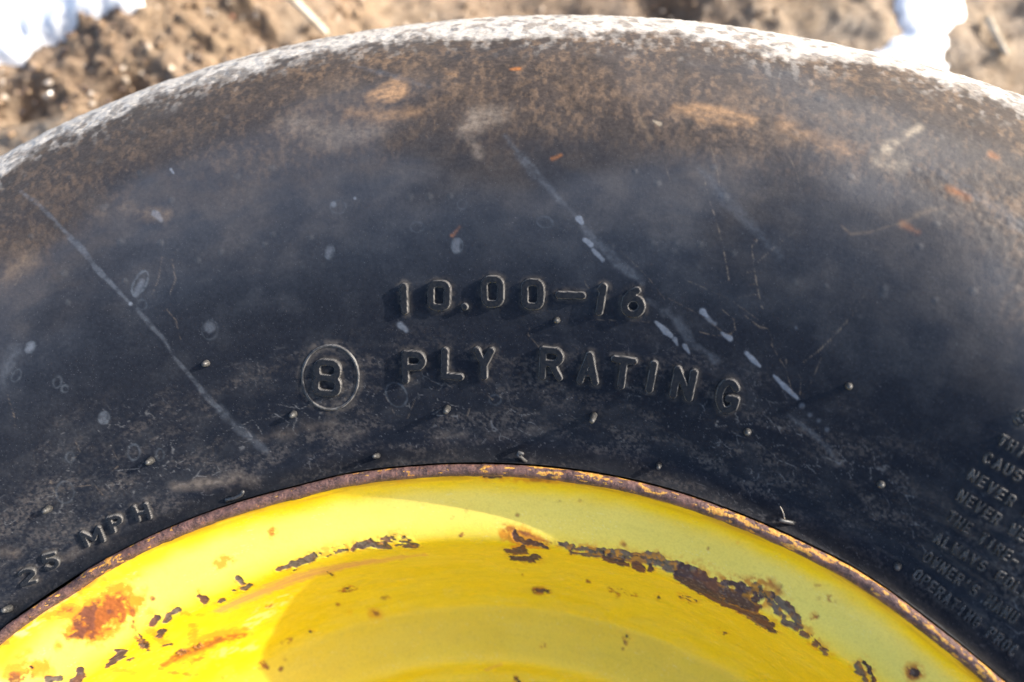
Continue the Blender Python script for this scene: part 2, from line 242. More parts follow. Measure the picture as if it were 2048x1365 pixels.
TYRE_MARKS = [('ochre', 2, 0.9, 1.5, 0.78, [(108.87, 116.96, 2.2), (107.38, 118.69, 3.77)]),
 ('ochre', 3, 0.5, 2, 0.87, [(110.11, 112.43, 1.57), (108.45, 109.21, 1.87), (106.24, 109.55, 1.24)]),
 ('ochre', 2, 0.8, 1.5, 0.84, [(92.83, 113.15, 1.74), (91.02, 111.91, 2.85), (89.04, 112.8, 2.25)]),
 ('ochre', 3, 0.6, 1.8, 0.84, [(87.59, 113.89, 1.95), (85.44, 109.54, 2.17), (83.48, 109.63, 1.6)]),
 ('cream', 2, 0.75, 0.8, 0.75, [(82.44, 113.34, 1.59), (81.89, 117.17, 1.06), (81.26, 124.01, 0.67)]),
 ('cream', 3, 0.45, 1.5, 0.84, [(82.59, 108.84, 1.85), (81.56, 110.09, 2.09)]),
 ('grey', 4, 0.85, 2, 0.89, [(103.35, 104.98, 3.35), (101.88, 107.31, 2.73)]),
 ('grey', 3, 0.8, 1.2, 0.95, [(103.87, 102.26, 1.37), (103.16, 97.57, 1.21), (102.86, 94.09, 0.75)]),
 ('grey', 4, 0.35, 2, 0.87, [(114.01, 114.24, 3.17), (111.26, 105.52, 4.68), (108.45, 104.84, 3.1)]),
 ('orange', 0.6, 0.95, 0.3, 0.71, [(101.53, 124.17, 0.47), (101.06, 124.34, 0.62)]),
 ('orange', 0.8, 0.7, 0.3, 1.02, [(104.47, 70.35, 0.6), (104.0, 72.79, 0.45)]),
 ('orange', 0.6, 0.7, 0.3, 0.97, [(98.83, 93.06, 0.74), (98.39, 94.38, 0.44)]),
 ('orange', 1.2, 0.8, 0.6, 0.83, [(79.14, 107.56, 0.64), (78.12, 106.44, 1.01)]),
 ('orange', 1, 0.5, 0.4, 0.68, [(77.9, 122.57, 1.03), (77.61, 122.26, 0.77)]),
 ('orange', 1.5, 0.5, 0.6, 0.93, [(80.47, 93.45, 0.77), (79.68, 92.84, 0.51)]),
 ('tan', 1.5, 0.35, 0.8, 0.89, [(80.6, 93.49, 0.64), (79.71, 98.8, 0.64), (78.94, 102.07, 0.51)]),
 ('tan', 0.5, 0.3, 0.3, 0.94, [(83.48, 88.7, 0.13), (82.68, 86.36, 0.26), (81.8, 88.68, 0.26), (80.6, 93.49, 0.26)]),
 ('cream', 0.4, 0.7, 0.2, 0.88, [(93.81, 107.61, 0.29), (93.42, 106.73, 0.58)]),
 ('tan', 1.5, 0.5, 0.5, 0.89, [(94.48, 107.66, 0.73), (93.79, 101.54, 0.72)]),
 ('ochre', 1.5, 0.6, 1, 0.72, [(104.88, 123.81, 0.94), (104.47, 123.15, 0.78)]),
 ('tan', 6, 0.4, 2, 0.93, [(131.43, 93.17, 1.52), (129.96, 96.2, 4.59)]),
 ('tan', 2.5, 0.3, 1.5, 0.94, [(123.41, 98.13, 1.86), (121.25, 92.34, 2.48)]),
 ('film', 0.5, 0.5, 0.5, 0.9, [(128.98, 121.07, 0.32), (128.13, 112.61, 0.63), (127.4, 103.89, 0.62), (126.86, 96.24, 0.93), (126.41, 90.9, 1.08), (126.05, 84.22, 0.77), (125.44, 77.18, 0.77), (124.81, 69.73, 0.62)]),
 ('film', 0.5, 0.45, 0.5, 1.01, [(124.57, 67.32, 0.62), (124.18, 61.72, 0.93), (123.65, 55.89, 0.62), (123.55, 50.82, 0.31), (123.15, 45.22, 0.62), (122.52, 35.93, 0.94), (121.93, 30.02, 0.78)]),
 ('film', 1.2, 0.35, 0.8, 0.99, [(121.93, 30.02, 1.26), (121.1, 22.1, 1.58), (119.89, 13.58, 1.27)]),
 ('film', 1, 0.45, 0.8, 0.7, [(110.24, 133.24, 0.49), (107.71, 124.35, 0.64), (105.76, 118.58, 0.47)]),
 ('film', 1, 0.36, 0.8, 0.98, [(101.52, 99.79, 0.9), (100.64, 94.32, 1.34), (99.89, 89.08, 1.48), (98.83, 84.05, 0.88), (97.3, 77.2, 0.58)]),
 ('film', 1, 0.36, 1, 1.0, [(96.8, 73.76, 1.31), (95.82, 69.14, 1.74), (94.36, 64.17, 1.44), (93.06, 60.72, 1.14)]),
 ('film', 1, 0.35, 1, 0.98, [(92.56, 55.27, 0.86), (90.56, 51.18, 1.27), (89.03, 45.37, 1.26), (87.61, 42.55, 1.25)]),
 ('film', 1.5, 0.3, 1, 0.97, [(90.94, 94.61, 1.4), (88.37, 84.01, 1.65), (85.76, 75.77, 1.35)]),
 ('film', 1.5, 0.3, 1, 0.83, [(80.19, 111.42, 1.03), (77.61, 107.74, 1.5), (75.55, 105.12, 1.71)]),
 ('film', 1, 0.4, 0.6, 0.92, [(82.32, 33.62, 0.54), (79.89, 30.29, 0.79), (78.12, 25.95, 0.53)]),
 ('film', 2, 0.3, 1, 0.99, [(134.25, 64.33, 1.5), (132.41, 71.5, 2.11)]),
 ('white', 0.25, 0.68, 0.15, 1.01, [(97.05, 76.13, 1.02), (96.88, 75.04, 0.73)]),
 ('white', 0.3, 0.65, 0.15, 1.01, [(96.58, 70.22, 0.73), (96.2, 68.95, 0.87)]),
 ('white', 0.3, 0.54, 0.2, 1.0, [(96.05, 67.57, 0.58), (95.42, 64.99, 0.72)]),
 ('white', 0.3, 0.61, 0.2, 0.98, [(91.66, 49.41, 0.43), (91.01, 47.49, 1.0), (90.59, 46.41, 0.71)]),
 ('white', 0.3, 0.5, 0.2, 0.97, [(90.3, 45.51, 0.71), (90.11, 44.21, 0.43)]),
 ('white', 0.3, 0.54, 0.2, 0.97, [(89.64, 44.4, 0.71), (89.27, 42.7, 0.42)]),
 ('white', 0.3, 0.68, 0.15, 0.98, [(89.07, 55.23, 0.98), (88.81, 54.2, 0.56)]),
 ('white', 0.5, 0.43, 0.3, 0.98, [(88.7, 53.74, 0.7), (88.18, 52.58, 0.56)]),
 ('white', 0.3, 0.61, 0.2, 0.97, [(87.64, 50.57, 0.41), (87.09, 49.49, 0.83)]),
 ('white', 0.3, 0.65, 0.2, 0.96, [(85.9, 46.77, 0.55), (85.44, 45.47, 0.82), (84.9, 44.31, 0.41)]),
 ('white', 0.3, 0.68, 0.2, 0.94, [(83.92, 42.94, 0.41), (83.07, 40.83, 0.81), (82.14, 39.06, 0.4)]),
 ('white', 0.5, 0.29, 0.2, 0.93, [(81.72, 37.49, 0.8)]),
 ('white', 0.5, 0.25, 0.2, 0.93, [(81.06, 35.9, 0.66)]),
 ('white', 0.5, 0.22, 0.2, 0.93, [(80.45, 35.19, 0.66)]),
 ('white', 0.5, 0.29, 0.2, 0.92, [(79.77, 33.71, 0.66)]),
 ('white', 0.4, 0.22, 0.2, 0.97, [(83.66, 57.54, 0.53)]),
 ('white', 0.6, 0.47, 0.3, 1.01, [(108.23, 44.74, 0.93), (107.87, 42.91, 0.92)]),
 ('white', 0.6, 0.4, 0.3, 0.99, [(131.72, 69.69, 1.06), (131.37, 70.49, 1.06)]),
 ('white', 0.4, 0.58, 0.1, 1.01, [(124.81, 69.73, 0.62)]),
 ('white', 0.5, 0.36, 0.3, 0.96, [(121.79, 93.8, 1.24), (121.55, 91.2, 0.78)]),
 ('white', 0.3, 0.58, 0.2, 0.87, [(120.42, 106.76, 0.47), (120.29, 105.04, 0.47)]),
 ('white', 0.4, 0.36, 0.3, 1.01, [(111.39, 83.04, 0.92)]),
 ('white', 0.8, 0.32, 0.4, 1.01, [(123.69, 74.65, 1.08), (124.33, 71.76, 0.92)]),
 ('white', 0.8, 0.29, 0.4, 1.02, [(112.01, 69.81, 1.08), (112.17, 67.95, 0.92)]),
 ('white', 0.8, 0.32, 0.4, 1.02, [(104.21, 68.23, 1.36), (104.28, 66.17, 1.06)]),
 ('white', 0.3, 0.58, 0.2, 1.01, [(110.09, 83.91, 0.46)]),
 ('white', 0.6, 0.22, 0.3, 1.02, [(120.61, 55.17, 1.86)]),
 ('white', 0.6, 0.25, 0.3, 1.0, [(129.43, 41.83, 1.23), (129.72, 40.36, 1.08)]),
 ('ring', 0.35, 0.7, 0.25, 1.02, [(103.86, 66.87, 0.0), (103.94, 66.06, 0.0), (104.07, 65.5, 0.0), (104.23, 65.3, 0.0), (104.37, 65.51, 0.0), (104.48, 66.09, 0.0), (104.52, 66.91, 0.0), (104.5, 67.82, 0.0), (104.42, 68.63, 0.0), (104.28, 69.18, 0.0), (104.13, 69.38, 0.0), (103.99, 69.17, 0.0), (103.89, 68.6, 0.0), (103.84, 67.78, 0.0), (103.86, 66.87, 0.0)]),
 ('ring', 0.35, 0.7, 0.25, 1.02, [(111.78, 68.66, 0.0), (111.88, 67.88, 0.0), (112.01, 67.37, 0.0), (112.15, 67.22, 0.0), (112.26, 67.47, 0.0), (112.33, 68.06, 0.0), (112.34, 68.89, 0.0), (112.29, 69.78, 0.0), (112.19, 70.55, 0.0), (112.05, 71.07, 0.0), (111.92, 71.21, 0.0), (111.81, 70.97, 0.0), (111.74, 70.38, 0.0), (111.73, 69.55, 0.0), (111.78, 68.66, 0.0)]),
 ('ring', 0.35, 0.9, 0.25, 1.01, [(123.58, 73.21, 0.0), (123.87, 72.15, 0.0), (124.15, 71.58, 0.0), (124.37, 71.6, 0.0), (124.48, 72.21, 0.0), (124.46, 73.29, 0.0), (124.31, 74.62, 0.0), (124.07, 75.94, 0.0), (123.78, 77.0, 0.0), (123.51, 77.58, 0.0), (123.29, 77.58, 0.0), (123.18, 76.97, 0.0), (123.2, 75.89, 0.0), (123.34, 74.55, 0.0), (123.58, 73.21, 0.0)]),
 ('ring', 0.35, 0.8, 0.25, 1.01, [(129.31, 39.91, 0.0), (129.47, 39.41, 0.0), (129.65, 39.22, 0.0), (129.81, 39.39, 0.0), (129.91, 39.88, 0.0), (129.93, 40.58, 0.0), (129.88, 41.37, 0.0), (129.75, 42.09, 0.0), (129.59, 42.59, 0.0), (129.41, 42.77, 0.0), (129.26, 42.61, 0.0), (129.16, 42.13, 0.0), (129.13, 41.43, 0.0), (129.18, 40.63, 0.0), (129.31, 39.91, 0.0)]),
 ('ring', 0.35, 0.6, 0.25, 1.0, [(132.98, 63.29, 0.0), (133.15, 62.91, 0.0), (133.32, 62.81, 0.0), (133.44, 63.01, 0.0), (133.49, 63.46, 0.0), (133.47, 64.09, 0.0), (133.37, 64.76, 0.0), (133.22, 65.34, 0.0), (133.05, 65.73, 0.0), (132.89, 65.83, 0.0), (132.77, 65.63, 0.0), (132.71, 65.18, 0.0), (132.73, 64.55, 0.0), (132.83, 63.88, 0.0), (132.98, 63.29, 0.0)]),
 ('ring', 0.35, 0.6, 0.25, 1.01, [(130.91, 56.0, 0.0), (131.05, 55.55, 0.0), (131.2, 55.36, 0.0), (131.32, 55.47, 0.0), (131.39, 55.86, 0.0), (131.4, 56.45, 0.0), (131.35, 57.13, 0.0), (131.24, 57.76, 0.0), (131.1, 58.21, 0.0), (130.95, 58.4, 0.0), (130.83, 58.29, 0.0), (130.76, 57.9, 0.0), (130.75, 57.31, 0.0), (130.8, 56.63, 0.0), (130.91, 56.0, 0.0)]),
 ('ring', 0.35, 0.6, 0.25, 1.01, [(130.66, 53.64, 0.0), (130.73, 53.27, 0.0), (130.82, 53.07, 0.0), (130.92, 53.08, 0.0), (131.01, 53.29, 0.0), (131.07, 53.66, 0.0), (131.08, 54.12, 0.0), (131.05, 54.58, 0.0), (130.99, 54.94, 0.0), (130.89, 55.14, 0.0), (130.79, 55.14, 0.0), (130.71, 54.93, 0.0), (130.65, 54.56, 0.0), (130.63, 54.1, 0.0), (130.66, 53.64, 0.0)]),
 ('ring', 0.35, 0.5, 0.25, 0.99, [(131.42, 68.88, 0.0), (131.58, 68.6, 0.0), (131.74, 68.61, 0.0), (131.86, 68.91, 0.0), (131.91, 69.45, 0.0), (131.89, 70.12, 0.0), (131.81, 70.78, 0.0), (131.67, 71.3, 0.0), (131.5, 71.58, 0.0), (131.35, 71.58, 0.0), (131.23, 71.27, 0.0), (131.17, 70.74, 0.0), (131.19, 70.07, 0.0), (131.28, 69.41, 0.0), (131.42, 68.88, 0.0)]),
 ('ring', 0.35, 0.4, 0.25, 1.01, [(110.67, 81.72, 0.0), (110.74, 80.91, 0.0), (110.88, 80.33, 0.0), (111.08, 80.1, 0.0), (111.29, 80.26, 0.0), (111.47, 80.78, 0.0), (111.59, 81.57, 0.0), (111.61, 82.45, 0.0), (111.54, 83.27, 0.0), (111.4, 83.84, 0.0), (111.2, 84.07, 0.0), (110.99, 83.91, 0.0), (110.81, 83.38, 0.0), (110.7, 82.6, 0.0), (110.67, 81.72, 0.0)]),
 ('ring', 0.35, 0.5, 0.25, 0.99, [(134.06, 24.79, 0.0), (134.31, 23.64, 0.0), (134.62, 22.99, 0.0), (134.92, 22.98, 0.0), (135.15, 23.6, 0.0), (135.27, 24.74, 0.0), (135.25, 26.15, 0.0), (135.11, 27.57, 0.0), (134.86, 28.7, 0.0), (134.56, 29.34, 0.0), (134.27, 29.36, 0.0), (134.04, 28.75, 0.0), (133.91, 27.63, 0.0), (133.92, 26.22, 0.0), (134.06, 24.79, 0.0)]),
 ('ring', 0.35, 0.7, 0.25, 1.0, [(128.48, 26.65, 0.0), (128.64, 25.73, 0.0), (128.85, 25.15, 0.0), (129.06, 25.03, 0.0), (129.23, 25.38, 0.0), (129.32, 26.14, 0.0), (129.33, 27.14, 0.0), (129.24, 28.21, 0.0), (129.08, 29.11, 0.0), (128.88, 29.68, 0.0), (128.68, 29.81, 0.0), (128.51, 29.46, 0.0), (128.41, 28.72, 0.0), (128.4, 27.71, 0.0), (128.48, 26.65, 0.0)]),
 ('ring', 0.35, 0.5, 0.25, 0.99, [(127.02, 22.91, 0.0), (127.14, 22.2, 0.0), (127.28, 21.73, 0.0), (127.43, 21.6, 0.0), (127.54, 21.82, 0.0), (127.61, 22.36, 0.0), (127.61, 23.1, 0.0), (127.54, 23.9, 0.0), (127.43, 24.61, 0.0), (127.28, 25.07, 0.0), (127.14, 25.21, 0.0), (127.03, 24.99, 0.0), (126.96, 24.46, 0.0), (126.96, 23.72, 0.0), (127.02, 22.91, 0.0)]),
 ('ring', 0.35, 0.6, 0.25, 0.99, [(108.45, 24.54, 0.0), (108.36, 22.79, 0.0), (108.43, 21.11, 0.0), (108.64, 19.83, 0.0), (108.95, 19.23, 0.0), (109.3, 19.42, 0.0), (109.61, 20.38, 0.0), (109.83, 21.9, 0.0), (109.9, 23.67, 0.0), (109.83, 25.34, 0.0), (109.62, 26.57, 0.0), (109.32, 27.14, 0.0), (108.98, 26.95, 0.0), (108.67, 26.02, 0.0), (108.45, 24.54, 0.0)]),
 ('ring', 0.35, 0.5, 0.25, 1.01, [(98.53, 74.2, 0.0), (98.59, 73.54, 0.0), (98.73, 73.06, 0.0), (98.92, 72.87, 0.0), (99.13, 73.0, 0.0), (99.31, 73.42, 0.0), (99.42, 74.06, 0.0), (99.45, 74.78, 0.0), (99.39, 75.44, 0.0), (99.25, 75.91, 0.0), (99.06, 76.1, 0.0), (98.85, 75.97, 0.0), (98.67, 75.55, 0.0), (98.56, 74.92, 0.0), (98.53, 74.2, 0.0)]),
 ('ring', 0.35, 0.35, 0.25, 1.01, [(103.54, 79.38, 0.0), (103.57, 78.8, 0.0), (103.65, 78.35, 0.0), (103.77, 78.11, 0.0), (103.9, 78.13, 0.0), (104.02, 78.41, 0.0), (104.1, 78.89, 0.0), (104.12, 79.47, 0.0), (104.09, 80.05, 0.0), (104.01, 80.5, 0.0), (103.89, 80.73, 0.0), (103.76, 80.71, 0.0), (103.65, 80.44, 0.0), (103.57, 79.96, 0.0), (103.54, 79.38, 0.0)]),
 ('ring', 0.35, 0.35, 0.25, 1.02, [(106.13, 73.3, 0.0), (106.18, 72.67, 0.0), (106.3, 72.2, 0.0), (106.48, 71.97, 0.0), (106.67, 72.04, 0.0), (106.83, 72.39, 0.0), (106.94, 72.95, 0.0), (106.97, 73.61, 0.0), (106.92, 74.24, 0.0), (106.8, 74.71, 0.0), (106.63, 74.93, 0.0), (106.44, 74.86, 0.0), (106.28, 74.52, 0.0), (106.17, 73.96, 0.0), (106.13, 73.3, 0.0)]),
 ('ring', 0.35, 0.3, 0.25, 1.02, [(120.2, 53.35, 0.0), (120.38, 52.28, 0.0), (120.62, 51.64, 0.0), (120.87, 51.56, 0.0), (121.08, 52.06, 0.0), (121.2, 53.03, 0.0), (121.21, 54.28, 0.0), (121.12, 55.56, 0.0), (120.94, 56.62, 0.0), (120.7, 57.25, 0.0), (120.46, 57.33, 0.0), (120.26, 56.84, 0.0), (120.13, 55.88, 0.0), (120.11, 54.64, 0.0), (120.2, 53.35, 0.0)]),
 ('ring', 0.35, 0.35, 0.25, 1.01, [(123.88, 67.68, 0.0), (123.95, 67.12, 0.0), (124.07, 66.77, 0.0), (124.21, 66.7, 0.0), (124.34, 66.94, 0.0), (124.43, 67.43, 0.0), (124.48, 68.07, 0.0), (124.46, 68.74, 0.0), (124.38, 69.31, 0.0), (124.26, 69.66, 0.0), (124.13, 69.72, 0.0), (124.0, 69.49, 0.0), (123.9, 69.0, 0.0), (123.86, 68.36, 0.0), (123.88, 67.68, 0.0)]),
 ('ring', 0.35, 0.5, 0.25, 1.0, [(132.69, 34.28, 0.0), (132.79, 33.75, 0.0), (132.92, 33.44, 0.0), (133.05, 33.41, 0.0), (133.16, 33.67, 0.0), (133.21, 34.17, 0.0), (133.21, 34.8, 0.0), (133.15, 35.45, 0.0), (133.05, 35.97, 0.0), (132.92, 36.28, 0.0), (132.79, 36.31, 0.0), (132.69, 36.05, 0.0), (132.63, 35.56, 0.0), (132.63, 34.93, 0.0), (132.69, 34.28, 0.0)]),
 ('ring', 0.35, 0.4, 0.25, 0.97, [(101.5, 20.64, 0.0), (101.54, 19.95, 0.0), (101.67, 19.37, 0.0), (101.85, 19.04, 0.0), (102.04, 19.01, 0.0), (102.22, 19.3, 0.0), (102.34, 19.84, 0.0), (102.38, 20.53, 0.0), (102.33, 21.22, 0.0), (102.2, 21.79, 0.0), (102.03, 22.11, 0.0), (101.83, 22.14, 0.0), (101.66, 21.86, 0.0), (101.54, 21.32, 0.0), (101.5, 20.64, 0.0)]),
 ('scratch', 0.25, 0.612, 0.22, 0.98, [(90.66, 92.63, 0.13), (90.14, 86.47, 0.13), (89.54, 81.25, 0.13), (88.88, 74.75, 0.13), (88.05, 65.58, 0.13)]),
 ('scratch', 0.25, 0.504, 0.22, 0.98, [(87.14, 78.54, 0.11), (87.33, 75.86, 0.11), (86.94, 71.3, 0.11), (86.61, 67.39, 0.11), (86.21, 63.57, 0.11), (85.84, 60.43, 0.11), (85.57, 59.79, 0.11)]),
 ('scratch', 0.25, 0.36, 0.22, 0.98, [(87.69, 70.51, 0.08), (86.96, 71.7, 0.08)]),
 ('scratch', 0.25, 0.36, 0.22, 0.98, [(87.5, 68.13, 0.08), (86.82, 69.58, 0.08)]),
 ('scratch', 0.25, 0.36, 0.22, 0.98, [(87.08, 64.61, 0.08), (86.6, 66.24, 0.08)]),
 ('scratch', 0.25, 0.324, 0.22, 0.98, [(87.25, 61.48, 0.08), (86.04, 64.09, 0.08)]),
 ('scratch', 0.25, 0.36, 0.22, 0.98, [(85.57, 81.82, 0.08), (86.8, 72.21, 0.08)]),
 ('scratch', 0.25, 0.504, 0.22, 0.96, [(86.62, 56.88, 0.11), (85.61, 54.89, 0.11), (85.17, 55.08, 0.11), (84.7, 52.52, 0.11), (84.66, 51.1, 0.11), (83.91, 47.79, 0.1), (83.49, 46.21, 0.11)]),
 ('scratch', 0.25, 0.432, 0.22, 0.95, [(83.56, 48.35, 0.1), (83.38, 45.63, 0.1), (82.49, 39.52, 0.1)]),
 ('scratch', 0.25, 0.396, 0.22, 0.94, [(82.7, 46.01, 0.1), (82.35, 44.34, 0.1), (82.08, 40.24, 0.1)]),
 ('scratch', 0.25, 0.432, 0.22, 0.96, [(82.59, 49.21, 0.11), (81.98, 54.0, 0.11), (81.38, 61.0, 0.11), (80.95, 67.95, 0.11)]),
 ('scratch', 0.25, 0.324, 0.22, 0.95, [(81.78, 42.3, 0.08), (81.72, 54.46, 0.08), (81.2, 65.75, 0.08), (80.87, 72.18, 0.08)]),
 ('scratch', 0.25, 0.432, 0.22, 0.97, [(87.97, 56.95, 0.17), (87.17, 55.0, 0.17), (86.95, 52.33, 0.17), (87.15, 50.6, 0.17)]),
 ('scratch', 0.25, 0.36, 0.22, 0.97, [(88.92, 49.21, 0.08), (87.99, 49.25, 0.08), (87.17, 50.87, 0.08)]),
 ('scratch', 0.25, 0.288, 0.22, 0.98, [(90.48, 62.96, 0.08), (87.7, 60.19, 0.08), (85.38, 55.95, 0.08)]),
 ('scratch', 0.25, 0.288, 0.22, 0.98, [(92.38, 58.35, 0.09), (89.17, 54.1, 0.08), (87.45, 50.51, 0.08)]),
 ('scratch', 0.25, 0.36, 0.22, 1.0, [(96.52, 60.35, 0.09), (96.24, 57.26, 0.09), (95.96, 55.94, 0.09)]),
 ('scratch', 0.25, 0.36, 0.22, 0.99, [(99.58, 43.38, 0.11), (99.69, 41.09, 0.11), (99.2, 38.96, 0.11), (98.78, 36.82, 0.11)]),
 ('scratch', 0.25, 0.36, 0.22, 0.98, [(109.97, 23.58, 0.1), (109.49, 16.85, 0.1), (108.59, 15.18, 0.1), (107.83, 21.12, 0.1)]),
 ('scratch', 0.25, 0.432, 0.22, 0.97, [(101.57, 22.22, 0.11), (102.12, 20.56, 0.11), (102.48, 22.11, 0.11)]),
 ('scratch', 0.25, 0.36, 0.22, 0.97, [(106.54, 13.43, 0.11), (107.44, 9.44, 0.11), (107.64, 5.39, 0.11)]),
 ('scratch', 0.25, 0.36, 0.22, 0.95, [(103.8, 18.06, 0.11), (104.27, 12.33, 0.11), (104.52, 9.0, 0.11)]),
 ('scratch', 0.25, 0.36, 0.22, 0.99, [(96.45, 49.79, 0.1), (95.59, 47.28, 0.1), (92.02, 49.1, 0.09)]),
 ('scratch', 0.25, 0.288, 0.22, 0.99, [(94.49, 68.45, 0.09), (92.48, 61.18, 0.09), (91.39, 56.27, 0.08)]),
 ('scratch', 0.25, 0.396, 0.22, 0.99, [(134.94, 31.82, 0.12), (135.33, 25.33, 0.12), (134.09, 26.75, 0.12), (132.5, 23.71, 0.12), (132.45, 19.83, 0.12)]),
 ('scratch', 0.25, 0.36, 0.22, 0.99, [(130.11, 30.97, 0.11), (130.19, 25.75, 0.11), (131.34, 24.68, 0.11)]),
 ('scratch', 0.25, 0.36, 0.22, 1.0, [(131.99, 38.89, 0.11), (132.15, 34.78, 0.11), (133.35, 33.2, 0.11)]),
 ('scratch', 0.25, 0.324, 0.22, 0.97, [(92.79, 94.53, 0.1), (92.15, 87.58, 0.1)]),
 ('scratch', 0.25, 0.36, 0.22, 0.93, [(90.71, 102.58, 0.14), (90.19, 96.86, 0.13), (89.73, 90.59, 0.13)]),
 ('scratch', 0.25, 0.36, 0.22, 0.9, [(87.01, 105.48, 0.1), (86.27, 100.15, 0.1), (85.75, 94.81, 0.1)]),
 ('scratch', 0.25, 0.36, 0.22, 1.0, [(134.18, 60.59, 0.12), (134.51, 54.39, 0.12), (134.93, 50.16, 0.12)]),
 ('scratch', 0.25, 0.288, 0.22, 1.02, [(122.81, 64.22, 0.14), (122.52, 60.51, 0.14), (122.67, 54.28, 0.14)]),
 ('scratch', 0.25, 0.36, 0.22, 1.01, [(121.54, 78.17, 0.19), (121.7, 72.04, 0.19), (122.35, 68.28, 0.19)]),
 ('scratch', 0.25, 0.288, 0.22, 1.01, [(122.06, 79.86, 0.19), (122.69, 73.69, 0.19), (123.37, 70.03, 0.18)]),
 ('scratch', 0.25, 0.36, 0.22, 0.94, [(130.75, 89.54, 0.15), (130.09, 92.13, 0.15)]),
 ('grey', 4, 0.35, 2.0, 1.0, [(123.42, 7.17, 0.96), (121.48, 5.39, 0.8)]),
 ('grey', 4, 0.35, 2.0, 0.98, [(116.19, 17.64, 0.95), (114.3, 16.82, 0.79)]),
 ('grey', 4, 0.35, 2.0, 0.96, [(114.18, 12.48, 0.96), (112.24, 11.94, 0.8)]),
 ('grey', 4, 0.35, 2.0, 0.94, [(102.59, 8.56, 0.94), (100.66, 9.73, 0.77)]),
 ('grey', 4, 0.35, 2.0, 0.98, [(119.34, 17.61, 0.95), (117.46, 16.36, 0.8)]),
 ('grey', 4, 0.35, 2.0, 0.95, [(106.48, 8.72, 0.95), (104.52, 9.33, 0.78)]),
 ('grey', 4, 0.35, 2.0, 0.93, [(99.52, 10.89, 0.92), (97.65, 12.48, 0.76)]),
 ('grey', 3, 0.7, 1.6, 0.98, [(127.49, 11.92, 1.1), (124.94, 8.65, 1.43), (122.56, 7.34, 0.96)]),
 ('grey', 3, 0.5, 1.6, 0.97, [(140.88, 21.4, 1.04), (140.16, 18.35, 1.2)]),
 ('grey', 3, 0.4, 1.6, 0.97, [(137.7, 7.97, 0.77), (136.44, 7.44, 0.92)])]
